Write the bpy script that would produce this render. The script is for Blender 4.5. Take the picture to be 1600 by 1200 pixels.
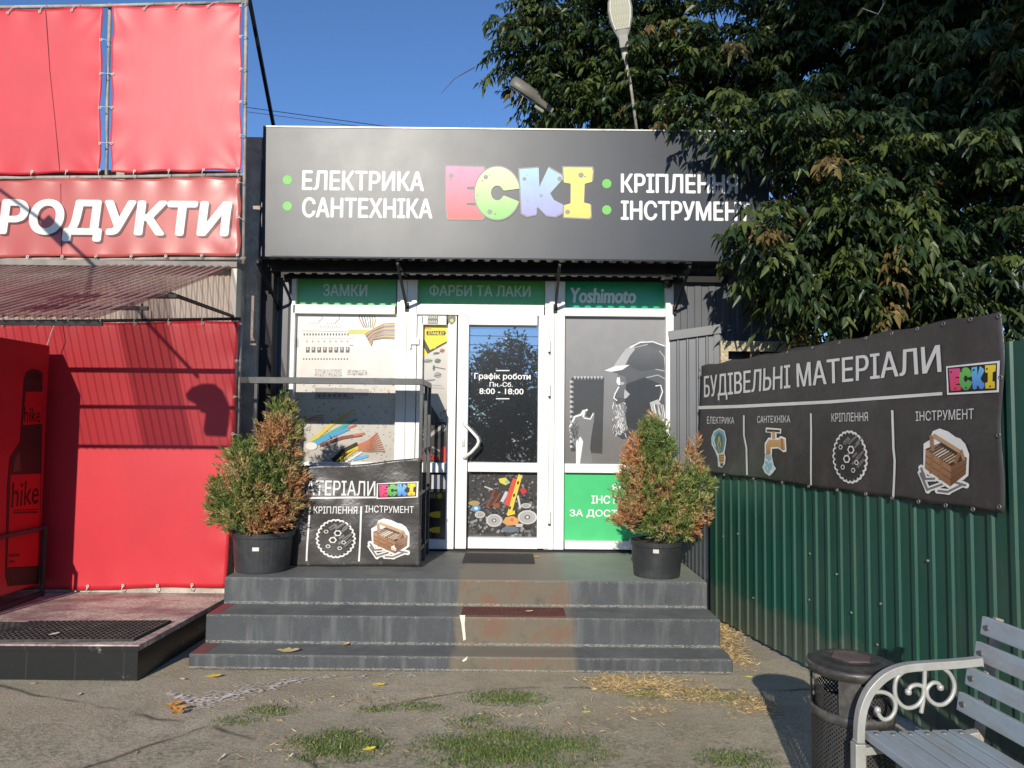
import bpy, bmesh, math, random
import numpy as np
from mathutils import Vector, Matrix
from mathutils.geometry import tessellate_polygon, delaunay_2d_cdt
for _o in list(bpy.data.objects): bpy.data.objects.remove(_o)
SC = bpy.context.scene
COL = SC.collection
rnd = random.Random(7)
nrg = np.random.default_rng(11)
PI = math.pi

# ------------------------------------------------------------------ camera
F_PX = 1150.0
EYE = Vector((0, 0, 1.605))
PITCH, ROLL = math.radians(3.28), math.radians(0.6)
FW = Vector((0, math.cos(PITCH), math.sin(PITCH)))
_U0 = Vector((0, -math.sin(PITCH), math.cos(PITCH)))
RT = Vector((1, 0, 0)) * math.cos(ROLL) + _U0 * math.sin(ROLL)
UP = Vector((1, 0, 0)) * -math.sin(ROLL) + _U0 * math.cos(ROLL)
cam = bpy.data.objects.new('camera', bpy.data.cameras.new('camera'))
COL.objects.link(cam)
M4 = Matrix((RT, UP, -FW)).transposed().to_4x4()
M4.translation = EYE
cam.matrix_world = M4
cam.data.sensor_width = 36
cam.data.lens = 36 * F_PX / 1600
cam.data.clip_start = 0.05
cam.data.clip_end = 2000
SC.camera = cam

# ------------------------------------------------------------------ sky, sun, exposure
SUN_EL, SUN_AZ = math.radians(21.0), math.radians(10.4)      # behind the camera, slightly to its left
SUN_DIR = Vector((-math.sin(SUN_AZ) * math.cos(SUN_EL), -math.cos(SUN_AZ) * math.cos(SUN_EL), math.sin(SUN_EL)))
W = bpy.data.worlds.new('World'); SC.world = W; W.use_nodes = True
_nt = W.node_tree
_sky = _nt.nodes.new('ShaderNodeTexSky'); _sky.sky_type = 'NISHITA'; _sky.sun_disc = False
_sky.sun_elevation = SUN_EL; _sky.sun_rotation = math.pi + SUN_AZ
_sky.air_density = 0.75; _sky.dust_density = 0.0; _sky.ozone_density = 6.0
_bg = _nt.nodes['Background']; _bg.inputs[1].default_value = 0.15
_nt.links.new(_sky.outputs[0], _bg.inputs[0])
sun = bpy.data.objects.new('sun', bpy.data.lights.new('sun', 'SUN'))
sun.data.energy = 4.3; sun.data.angle = math.radians(0.5); sun.data.color = (1.0, 0.93, 0.82)
sun.rotation_euler = SUN_DIR.to_track_quat('Z', 'Y').to_euler()
sun.location = SUN_DIR * 30
COL.objects.link(sun)
SC.view_settings.view_transform = 'Standard'; SC.view_settings.look = 'None'
SC.view_settings.gamma = 1; SC.view_settings.exposure = 0.24
SC.cycles.max_bounces = 8; SC.cycles.transparent_max_bounces = 16

# ------------------------------------------------------------------ pixel helpers (places on real planes)
def ray(x, y): return FW + RT * ((x - 800) / F_PX) - UP * ((y - 600) / F_PX)
def onY(x, y, Y):
    d = ray(x, y); return EYE + d * (Y / d.y)
def onZ(x, y, z=0.0):
    d = ray(x, y); return EYE + d * ((z - EYE.z) / d.z)

# ------------------------------------------------------------------ materials
def lin(c):
    return tuple((v / 12.92 if v <= .04045 else ((v + .055) / 1.055) ** 2.4) for v in [k / 255.0 for k in c])
def nodes(name):
    m = bpy.data.materials.new(name); m.use_nodes = True
    nt = m.node_tree
    return m, nt, nt.nodes['Principled BSDF']
def N(nt, t, **kw):
    n = nt.nodes.new(t)
    for k, v in kw.items(): setattr(n, k, v)
    return n
def coords(nt, scale=(1, 1, 1), kind='Object'):
    tc = N(nt, 'ShaderNodeTexCoord'); mp = N(nt, 'ShaderNodeMapping')
    mp.inputs['Scale'].default_value = scale
    nt.links.new(tc.outputs[kind], mp.inputs['Vector'])
    return mp.outputs[0]
def noise(nt, vec, scale, detail=4, rough=.6):
    n = N(nt, 'ShaderNodeTexNoise'); n.inputs['Scale'].default_value = scale
    n.inputs['Detail'].default_value = detail; n.inputs['Roughness'].default_value = rough
    nt.links.new(vec, n.inputs['Vector']); return n.outputs[0]
def ramp(nt, fac, stops):
    r = N(nt, 'ShaderNodeValToRGB'); e = r.color_ramp.elements
    while len(e) < len(stops): e.new(.5)
    for k, (p, c) in enumerate(stops):
        e[k].position = p; e[k].color = (*c, 1) if len(c) == 3 else c
    nt.links.new(fac, r.inputs[0]); return r.outputs[0]
def mixc(nt, fac, a, b, mode='MIX'):
    n = N(nt, 'ShaderNodeMix', data_type='RGBA', blend_type=mode)
    for sock, v in ((n.inputs[0], fac), (n.inputs[6], a), (n.inputs[7], b)):
        if hasattr(v, 'is_linked') or hasattr(v, 'links'): nt.links.new(v, sock)
        else: sock.default_value = v if isinstance(v, float) else ((*v, 1) if len(v) == 3 else v)
    return n.outputs[2]
def bump(nt, bs, h, strength=.3, dist=.01):
    b = N(nt, 'ShaderNodeBump'); b.inputs['Strength'].default_value = strength; b.inputs['Distance'].default_value = dist
    nt.links.new(h, b.inputs['Height']); nt.links.new(b.outputs[0], bs.inputs['Normal'])
def M(name, c, rough=.6, metal=0.0, spec=.5, var=.18, vs=3.0, scale=(1, 1, 1), bmp=0.0, bs=60.0, dirt=None, dirt_amt=.5, ds=2.0, bd=.004):
    """plain surface with uneven tone, optional dirt patches and surface roughness"""
    m, nt, b = nodes(name)
    v = coords(nt, scale)
    n1 = noise(nt, v, vs, 6, .65)
    lo = tuple(k * (1 - var) for k in c); hi = tuple(min(1, k * (1 + var)) for k in c)
    col = ramp(nt, n1, [(.3, lo), (.7, hi)])
    if dirt:
        n2 = noise(nt, v, ds, 8, .7)
        f = ramp(nt, n2, [(.48, (0, 0, 0)), (.7, (dirt_amt,) * 3)])
        col = mixc(nt, f, col, dirt)
    nt.links.new(col, b.inputs['Base Color'])
    b.inputs['Roughness'].default_value = rough; b.inputs['Metallic'].default_value = metal
    b.inputs['Specular IOR Level'].default_value = spec
    if bmp:
        bump(nt, b, noise(nt, v, bs, 5, .6), bmp, bd)
    return m
def print_mat(name, rough=.5, spec=.4):
    m, nt, b = nodes(name)
    a = N(nt, 'ShaderNodeAttribute', attribute_name='tint')
    n1 = noise(nt, coords(nt), 8, 4)
    k = ramp(nt, n1, [(.3, (.9, .9, .9)), (.7, (1, 1, 1))])
    nt.links.new(mixc(nt, 1.0, a.outputs['Color'], k, 'MULTIPLY'), b.inputs['Base Color'])
    b.inputs['Roughness'].default_value = rough; b.inputs['Specular IOR Level'].default_value = spec
    return m
PRINT = print_mat('printed_ink')
PRINT_GLOSS = print_mat('printed_film_on_glass', .22, .5)

# ------------------------------------------------------------------ objects and tags
def tag(o, label=None, cat=None, group=None, kind=None):
    if label: o['label'] = label
    if cat: o['category'] = cat
    if group: o['group'] = group
    if kind: o['kind'] = kind
    return o
def thing(name, label, cat, loc=(0, 0, 0), group=None):
    o = bpy.data.objects.new(name, None); COL.objects.link(o); o.location = loc
    o.empty_display_size = .1
    return tag(o, label, cat, group)
def put(o, parent):
    """parent o, keeping its world place (things are only moved, never turned)"""
    o.parent = parent
    if parent is not None:
        base = Vector(parent.location) if parent.parent is None else Vector((0, 0, 0))
        o.matrix_parent_inverse = Matrix.Translation(-base)
    return o
def link_mesh(name, me, parent=None, mats=(), smooth=False):
    for m in mats: me.materials.append(m)
    if smooth:
        me.polygons.foreach_set('use_smooth', [True] * len(me.polygons))
    o = bpy.data.objects.new(name, me); COL.objects.link(o)
    return put(o, parent) if parent else o
class MB:
    """collects boxes, bars, tubes; build() links them as ONE mesh object"""
    def __init__(s): s.v = []; s.f = []; s.m = []; s.k = 0
    def mat(s, k): s.k = k; return s
    def face(s, pts):
        n = len(s.v); s.v += [tuple(p) for p in pts]; s.f.append(tuple(range(n, n + len(pts)))); s.m.append(s.k); return s
    def hexa(s, c):                 # 8 corners: bottom 4 ccw, top 4 ccw
        n = len(s.v); s.v += [tuple(p) for p in c]
        for q in ((3, 2, 1, 0), (4, 5, 6, 7), (0, 1, 5, 4), (1, 2, 6, 5), (2, 3, 7, 6), (3, 0, 4, 7)):
            s.f.append(tuple(n + i for i in q)); s.m.append(s.k)
        return s
    def box(s, x0, y0, z0, x1, y1, z1):
        x0, x1 = min(x0, x1), max(x0, x1); y0, y1 = min(y0, y1), max(y0, y1); z0, z1 = min(z0, z1), max(z0, z1)
        return s.hexa([(x0, y0, z0), (x1, y0, z0), (x1, y1, z0), (x0, y1, z0), (x0, y0, z1), (x1, y0, z1), (x1, y1, z1), (x0, y1, z1)])
    def bar(s, a, b, w, h, up=(0, 0, 1)):      # rectangular bar from a to b
        a, b = Vector(a), Vector(b); d = (b - a).normalized(); u = Vector(up)
        r = d.cross(u)
        if r.length < 1e-4: r = d.cross(Vector((1, 0, 0)))
        r.normalize(); u = r.cross(d).normalized(); r *= w / 2; u *= h / 2
        return s.hexa([a - r - u, a + r - u, b + r - u, b - r - u, a - r + u, a + r + u, b + r + u, b - r + u])
    def tube(s, pts, rad, n=8, cap=True):
        pts = [Vector(p) for p in pts]; k = len(pts)
        rads = rad if hasattr(rad, '__len__') else [rad] * k
        base = len(s.v); t0 = (pts[1] - pts[0]).normalized()
        ref = t0.orthogonal().normalized()
        for i, p in enumerate(pts):
            t = (pts[min(i + 1, k - 1)] - pts[max(i - 1, 0)])
            t = t.normalized() if t.length > 1e-9 else t0
            ref = ref - t * ref.dot(t); ref = ref.normalized() if ref.length > 1e-6 else t.orthogonal().normalized()
            bi = t.cross(ref)
            for j in range(n):
                a = 2 * PI * j / n
                s.v.append(tuple(p + (ref * math.cos(a) + bi * math.sin(a)) * rads[i]))
        for i in range(k - 1):
            for j in range(n):
                a = base + i * n + j; b = base + i * n + (j + 1) % n
                s.f.append((a, b, b + n, a + n)); s.m.append(s.k)
        if cap:
            s.f.append(tuple(base + j for j in range(n))[::-1]); s.m.append(s.k)
            s.f.append(tuple(base + (k - 1) * n + j for j in range(n))); s.m.append(s.k)
        return s
    def lathe(s, c, prof, n=32, a0=0, a1=2 * PI):
        base = len(s.v); full = abs(a1 - a0 - 2 * PI) < 1e-6; m = n if full else n + 1
        for (r, z) in prof:
            for j in range(m):
                a = a0 + (a1 - a0) * j / n
                s.v.append((c[0] + r * math.cos(a), c[1] + r * math.sin(a), c[2] + z))
        for i in range(len(prof) - 1):
            for j in range(n):
                a = base + i * m + j; b = base + i * m + (j + 1) % m
                s.f.append((a, b, b + m, a + m)); s.m.append(s.k)
        return s
    def build(s, name, mats, parent=None, smooth=False, bevel=0, auto=None):
        me = bpy.data.meshes.new(name); me.from_pydata(s.v, [], s.f)
        mats = mats if isinstance(mats, (list, tuple)) else [mats]
        me.polygons.foreach_set('material_index', s.m)
        o = link_mesh(name, me, parent, mats, smooth)
        if bevel:
            b = o.modifiers.new('bevel', 'BEVEL'); b.width = bevel; b.segments = 2; b.limit_method = 'ANGLE'
        return o

# ------------------------------------------------------------------ planes and flat print on them
class Plane:
    def __init__(s, o, u, v, disp=None):
        s.o, s.u, s.v = Vector(o), Vector(u).normalized(), Vector(v).normalized(); s.n = s.u.cross(s.v).normalized(); s.disp = disp
    def at(s, a, b, off=0.0):
        d = s.disp(a, b) if s.disp else 0.0
        return s.o + s.u * a + s.v * b + s.n * (off + d)
    def px(s, x, y):
        d = ray(x, y); t = (s.o - EYE).dot(s.n) / d.dot(s.n); p = EYE + d * t - s.o
        return p.dot(s.u), p.dot(s.v)
    def rect(s, x0, y0, x1, y1):
        xm, ym = (x0 + x1) / 2, (y0 + y1) / 2
        return s.px(x0, ym)[0], s.px(xm, y1)[1], s.px(x1, ym)[0], s.px(xm, y0)[1]
def wall_plane(Y, disp=None): return Plane((0, Y, 0), (1, 0, 0), (0, 0, 1), disp)
_TXT = {}
def text_mesh(s, shear=0.0):
    """outline of each glyph contour, filled one by one (outer contours with their own holes), normalised to 0..1"""
    key = (s, shear)
    if key not in _TXT:
        cu = bpy.data.curves.new('t', 'FONT'); cu.body = s; cu.size = 1; cu.shear = shear; cu.resolution_u = 3; cu.fill_mode = 'NONE'
        o = bpy.data.objects.new('t', cu); COL.objects.link(o)
        dg = bpy.context.evaluated_depsgraph_get(); dg.update()
        me = bpy.data.meshes.new_from_object(o.evaluated_get(dg))
        V = np.array([v.co[:2] for v in me.vertices]); nb = {}
        for e in me.edges:
            a, b = e.vertices; nb.setdefault(a, []).append(b); nb.setdefault(b, []).append(a)
        bpy.data.objects.remove(o); bpy.data.curves.remove(cu); bpy.data.meshes.remove(me)
        lo, hi = V.min(0), V.max(0); U = (V - lo) / (hi - lo)
        seen = set(); loops = []
        for a in sorted(nb):
            if a in seen: continue
            L = [a]; seen.add(a); p = a
            while True:
                q = [k for k in sorted(nb[p], key=lambda k: (abs(k - p) != 1, k)) if k not in seen]
                if not q: break
                p = q[0]; seen.add(p); L.append(p)
            if len(L) > 2: loops.append([tuple(U[k]) for k in L])
        vs, es = [], []
        for L in loops:
            k0 = len(vs); vs += [Vector(p) for p in L]; es += [(k0 + k, k0 + (k + 1) % len(L)) for k in range(len(L))]
        A0 = np.array([vs[a] for a, b in es]); A1 = np.array([vs[b] for a, b in es])
        ov, oe, of, *_r = delaunay_2d_cdt(vs, es, [], 0, 1e-6)
        ov = [tuple(p) for p in ov]; keep = []
        for f in of:                                   # keep triangles with a non-zero winding number
            c = np.mean([ov[k] for k in f], axis=0)
            lft = (A1[:, 0] - A0[:, 0]) * (c[1] - A0[:, 1]) - (c[0] - A0[:, 0]) * (A1[:, 1] - A0[:, 1])
            wn = np.sum((A0[:, 1] <= c[1]) & (A1[:, 1] > c[1]) & (lft > 0)) - np.sum((A0[:, 1] > c[1]) & (A1[:, 1] <= c[1]) & (lft < 0))
            if wn: keep.append(tuple(f))
        groups = [(ov, keep)]
        _TXT[key] = groups
    return _TXT[key]
class Art:
    """flat print: polygons given in photo pixels or plane units, laid on a plane"""
    def __init__(s, plane, off=.0015, step=.0007, ink=.82):
        s.p = plane; s.off = off; s.step = step; s.ink = ink; s.items = []      # (verts(a,b), faces, layer, col bottom, col top)
    def _c(s, c): return tuple(k * s.ink for k in lin(c))
    def poly(s, pts, c, layer=0, c2=None, unit='px'):
        ab = [s.p.px(*q) for q in pts] if unit == 'px' else pts
        fs = [tuple(range(len(ab)))] if len(ab) < 4 else [tuple(t) for t in tessellate_polygon([[Vector((a, b, 0)) for a, b in ab]])]
        s.items.append((ab, fs, layer, s._c(c2 or c), s._c(c))); return s
    def rect(s, x0, y0, x1, y1, c, layer=0, c2=None):
        a0, b0, a1, b1 = s.p.rect(x0, y0, x1, y1)
        return s.poly([(a0, b0), (a1, b0), (a1, b1), (a0, b1)], c, layer, c2, 'ab')
    def disc(s, x, y, rx, ry, c, layer=0, n=18, rot=0, c2=None):
        return s.poly([(x + rx * math.cos(t) * math.cos(rot) - ry * math.sin(t) * math.sin(rot), y + rx * math.cos(t) * math.sin(rot) + ry * math.sin(t) * math.cos(rot))
                       for t in [2 * PI * i / n for i in range(n)]], c, layer, c2)
    def line(s, pts, w, c, layer=0, w2=None):
        n = len(pts); L, R = [], []
        for i, (x, y) in enumerate(pts):
            x0, y0 = pts[max(i - 1, 0)]; x1, y1 = pts[min(i + 1, n - 1)]
            l = math.hypot(x1 - x0, y1 - y0) or 1; nx, ny = -(y1 - y0) / l, (x1 - x0) / l
            ww = (w + ((w2 if w2 is not None else w) - w) * i / max(1, n - 1)) / 2
            L.append((x + nx * ww, y + ny * ww)); R.append((x - nx * ww, y - ny * ww))
        for i in range(n - 1):
            s.poly([L[i], L[i + 1], R[i + 1], R[i]], c, layer)
        return s
    def text(s, st, x0, y0, x1, y1, c, layer=0, bold=.0, shear=0, c2=None, slope=0.0):
        a0, b0, a1, b1 = s.p.rect(x0, y0, x1, y1)
        groups = text_mesh(st, shear)
        d = bold * (b1 - b0) * 1.1
        for dx, dy in ([(0, 0)] if d == 0 else [(-d, 0), (d, 0), (0, d * .7), (0, -d * .7)] + ([(-d * .7, d * .5), (d * .7, d * .5), (d * .7, -d * .5), (-d * .7, -d * .5), (-d * .4, 0), (d * .4, 0)] if bold > .035 else [])):
            for vs, fs in groups:
                ab = [(a0 + abs(d) + dx + (a1 - a0 - 2 * d) * u, b0 + abs(d) * .7 + dy + (b1 - b0 - 1.4 * d) * v + slope * (a1 - a0) * (u - .5)) for u, v in vs]
                s.items.append((ab, fs, layer, s._c(c2 or c), s._c(c)))
        return s
    def shape(s, box, pts, c, layer=0, c2=None):       # pts in 0..1 of a plane-unit box
        a0, b0, a1, b1 = box
        return s.poly([(a0 + (a1 - a0) * u, b0 + (b1 - b0) * v) for u, v in pts], c, layer, c2, 'ab')
    def build(s, name, parent, mat=None, grid=None):
        bm = bmesh.new(); cl = bm.loops.layers.float_color.new('tint')
        fl = bm.faces.layers.int.new('it')
        for k, (ab, fs, layer, c0, c1) in enumerate(s.items):
            vs = [bm.verts.new((a, b, s.off + layer * s.step + k * 1e-5)) for a, b in ab]
            for f in fs:
                try: bm.faces.new([vs[i] for i in f])[fl] = k
                except ValueError: pass
        if grid:
            xs = [v.co.x for v in bm.verts]; ys = [v.co.y for v in bm.verts]
            for lo, hi, ax in ((min(xs), max(xs), 0), (min(ys), max(ys), 1)):
                q = lo + grid
                while q < hi:
                    co = Vector((q, 0, 0)) if ax == 0 else Vector((0, q, 0)); no = Vector((1, 0, 0)) if ax == 0 else Vector((0, 1, 0))
                    bmesh.ops.bisect_plane(bm, geom=bm.verts[:] + bm.edges[:] + bm.faces[:], dist=1e-6, plane_co=co, plane_no=no)
                    q += grid
        rng = {}
        for k, (ab, fs, layer, c0, c1) in enumerate(s.items):
            bs = [b for a, b in ab]; rng[k] = (min(bs), max(bs), np.array(c0), np.array(c1))
        for f in bm.faces:
            lo, hi, c0, c1 = rng[f[fl]]
            for lp in f.loops:
                t = (lp.vert.co.y - lo) / (hi - lo) if hi > lo else 0
                c = c0 + (c1 - c0) * t
                lp[cl] = (c[0], c[1], c[2], 1)
        for v in bm.verts: v.co = s.p.at(v.co.x, v.co.y, v.co.z)
        bm.normal_update()
        for f in bm.faces:
            if f.normal.dot(s.p.n) < 0: f.normal_flip()
        me = bpy.data.meshes.new(name); bm.to_mesh(me); bm.free()
        return link_mesh(name, me, parent, [mat or PRINT])

def sheet(name, plane, quad, nx, ny, mats, parent, thick=.0, edge=None, smooth=True):
    """tessellated sheet over a plane-unit quad (bl, br, tr, tl), following the plane's own waves; edge(u,v)->(du,dv) pulls the hem"""
    me = bpy.data.meshes.new(name); vs = []; fs = []
    bl, br, tr, tl = [Vector(q) for q in quad]
    for j in range(ny + 1):
        for i in range(nx + 1):
            u, v = i / nx, j / ny
            p = (bl * (1 - u) + br * u) * (1 - v) + (tl * (1 - u) + tr * u) * v
            if edge:
                du, dv = edge(u, v); p = p + Vector((du, dv))
            vs.append(tuple(plane.at(p.x, p.y)))
    for j in range(ny):
        for i in range(nx):
            a = j * (nx + 1) + i; fs.append((a, a + 1, a + nx + 2, a + nx + 1))
    me.from_pydata(vs, [], fs)
    o = link_mesh(name, me, parent, mats, smooth)
    if thick:
        md = o.modifiers.new('thick', 'SOLIDIFY'); md.thickness = thick; md.offset = -1
    return o
def ribbed(name, x0, x1, z0, z1, mapper, pitch, depth, mats, parent, top=.22, slope=.12, ztop=None, thick=.001):
    """trapezoid-ribbed sheet; mapper(s, z, out) -> world point"""
    prof = []; s = x0
    while s < x1:
        for q, d in ((0, 0), (1 - top - 2 * slope, 0), (1 - top - slope, depth), (1 - slope, depth)):
            t = s + q * pitch
            if t < x1: prof.append((t, d))
        s += pitch
    prof.append((x1, prof[-1][1]))
    vs = []; fs = []
    for (t, d) in prof:
        vs.append(tuple(mapper(t, z0, d))); vs.append(tuple(mapper(t, ztop(t) if ztop else z1, d)))
    for i in range(len(prof) - 1): fs.append((2 * i, 2 * i + 2, 2 * i + 3, 2 * i + 1))
    me = bpy.data.meshes.new(name); me.from_pydata(vs, [], fs)
    o = link_mesh(name, me, parent, mats)
    return o
# ================================================================== MATERIALS
WHITE_PVC = M('white_pvc', (.78, .77, .72), .35, var=.05, vs=4, dirt=(.5, .47, .4), dirt_amt=.18, ds=6)
DARK_METAL = M('black_painted_steel', (.009, .0095, .0105), .5, spec=.25, var=.3, dirt=(.05, .045, .04), dirt_amt=.25, ds=9)
RACK_METAL = M('worn_black_steel', (.035, .036, .036), .4, var=.35, dirt=(.14, .13, .11), dirt_amt=.4, ds=14)
GREY_SHEET = M('dark_grey_profiled_sheet', (.075, .08, .088), .42, var=.12, vs=1.2, dirt=(.13, .12, .11), dirt_amt=.25, ds=3)
GREEN_SHEET = M('green_profiled_sheet', (.013, .068, .046), .4, var=.2, vs=1.5, scale=(1, 1, .5), dirt=(.055, .075, .055), dirt_amt=.45, ds=2.2, bmp=.12, bs=1.8, bd=.03)
def mud_splash(m):
    nt = m.node_tree; b = nt.nodes['Principled BSDF']; src = b.inputs['Base Color'].links[0].from_socket; v = coords(nt)
    s3 = N(nt, 'ShaderNodeSeparateXYZ'); nt.links.new(v, s3.inputs[0]); ad_ = N(nt, 'ShaderNodeMath', operation='MULTIPLY_ADD'); nt.links.new(noise(nt, v, 7, 8, .75), ad_.inputs[0]); ad_.inputs[1].default_value = -.5; nt.links.new(s3.outputs[2], ad_.inputs[2])
    nt.links.new(mixc(nt, ramp(nt, ad_.outputs[0], [(0, (.6,) * 3), (.10, (0, 0, 0))]), src, (.09, .095, .07)), b.inputs['Base Color'])
    st_ = ramp(nt, noise(nt, coords(nt, (14, 14, .5)), 1.5, 4), [(.6, (0, 0, 0)), (.72, (.35,) * 3)]); s2_ = b.inputs['Base Color'].links[0].from_socket
    nt.links.new(mixc(nt, st_, s2_, (.09, .095, .08)), b.inputs['Base Color'])
mud_splash(GREEN_SHEET)
GALV = M('galvanised_steel', (.42, .40, .36), .5, metal=.5, var=.2, vs=8, dirt=(.2, .12, .07), dirt_amt=.5, ds=7)
RUSTY = M('rusty_white_tube', (.36, .32, .27), .6, var=.3, vs=9, dirt=(.16, .09, .05), dirt_amt=.8, ds=6)
WOODBLACK = M('dark_paint', (.016, .016, .018), .6, spec=.3)

def concrete_paint(name, base, worn, amt, bstr=.35):
    m, nt, b = nodes(name)
    v = coords(nt); vv = coords(nt, (6, 6, .8))
    c = ramp(nt, noise(nt, v, 2.2, 8, .7), [(.3, tuple(k * .75 for k in base)), (.72, tuple(k * 1.25 for k in base))])
    st = ramp(nt, noise(nt, vv, 2.0, 5, .6), [(.5, (0, 0, 0)), (.75, (amt,) * 3)])
    c = mixc(nt, st, c, worn)
    sp = ramp(nt, noise(nt, v, 90, 3, .6), [(.62, (0, 0, 0)), (.7, (.35,) * 3)])
    c = mixc(nt, sp, c, tuple(min(1, k * 1.9 + .03) for k in base))
    # greenish-brown bare band where everybody walks (centre of the flight)
    tc = N(nt, 'ShaderNodeTexCoord'); sx = N(nt, 'ShaderNodeSeparateXYZ'); nt.links.new(tc.outputs['Object'], sx.inputs[0])
    wob = N(nt, 'ShaderNodeMath', operation='MULTIPLY_ADD'); nt.links.new(noise(nt, v, 5, 5), wob.inputs[0]); wob.inputs[1].default_value = .10
    nt.links.new(sx.outputs[0], wob.inputs[2])
    band = ramp(nt, wob.outputs[0], [(0, (0, 0, 0)), (1, (0, 0, 0))])
    mr = N(nt, 'ShaderNodeMapRange'); nt.links.new(wob.outputs[0], mr.inputs[0])
    mr.inputs[1].default_value = -.68; mr.inputs[2].default_value = .72
    r = N(nt, 'ShaderNodeValToRGB'); e = r.color_ramp.elements
    for k, (p, q) in enumerate([(.24, 0), (.265, .9)]): e[k].position = p; e[k].color = (q, q, q, 1)
    for p, q in ((.815, .85), (.845, 0)):
        z = e.new(p); z.color = (q, q, q, 1)
    nt.links.new(mr.outputs[0], r.inputs[0])
    tan = ramp(nt, noise(nt, v, 3.5, 6, .7), [(.3, (.085, .07, .05)), (.48, (.15, .125, .085)), (.60, (.17, .10, .06)), (.72, (.20, .095, .055))])
    ge = N(nt, 'ShaderNodeNewGeometry'); sz = N(nt, 'ShaderNodeSeparateXYZ'); nt.links.new(ge.outputs['Normal'], sz.inputs[0])
    up = ramp(nt, sz.outputs[2], [(.7, (0, 0, 0)), (.9, (1, 1, 1))])
    du = mixc(nt, 1.0, up, ramp(nt, noise(nt, v, 3.0, 7, .7), [(.3, (.25,) * 3), (.7, (.8,) * 3)]), 'MULTIPLY')
    c = mixc(nt, du, c, (.21, .215, .19))            # dust lies on the treads
    c = mixc(nt, r.outputs[0], c, mixc(nt, up, tan, mixc(nt, .55, tan, (.30, .27, .205))))
    gx = N(nt, 'ShaderNodeMapRange'); nt.links.new(wob.outputs[0], gx.inputs[0]); gx.inputs[1].default_value = .42; gx.inputs[2].default_value = .50
    gz = N(nt, 'ShaderNodeMath', operation='GREATER_THAN'); nt.links.new(sx.outputs[2], gz.inputs[0]); gz.inputs[1].default_value = .4795
    c = mixc(nt, mixc(nt, .8, (0, 0, 0), mixc(nt, 1.0, gx.outputs[0], gz.outputs[0], 'MULTIPLY')), c, mixc(nt, noise(nt, v, 4, 6), (.16, .19, .145), (.34, .38, .31)))      # pale green wash on the right of the landing
    crumb = noise(nt, coords(nt, (1, 1, 3)), 55, 6, .75); sz2 = N(nt, 'ShaderNodeSeparateXYZ'); nt.links.new(v, sz2.inputs[0])
    for zz, wd, th in ((.1075, .009, .46), (.3005, .009, .46), (.470, .008, .54), (.280, .008, .54), (.088, .007, .54), (.004, .014, .45)):      # grit in the corners, chips on the nosings
        cp = N(nt, 'ShaderNodeMath', operation='COMPARE'); nt.links.new(sz2.outputs[2], cp.inputs[0]); cp.inputs[1].default_value = zz; cp.inputs[2].default_value = wd
        g1 = ramp(nt, crumb, [(th, (0, 0, 0)), (th + .1, (.75,) * 3)])
        c = mixc(nt, mixc(nt, 1.0, cp.outputs[0], g1, 'MULTIPLY'), c, (.30, .29, .25))
    nt.links.new(c, b.inputs['Base Color']); b.inputs['Roughness'].default_value = .62; b.inputs['Specular IOR Level'].default_value = .4
    bump(nt, b, noise(nt, v, 45, 8, .7), bstr, .006)
    return m
STEP_MAT = concrete_paint('grey_painted_concrete', (.056, .062, .066), (.19, .19, .18), .5)

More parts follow.
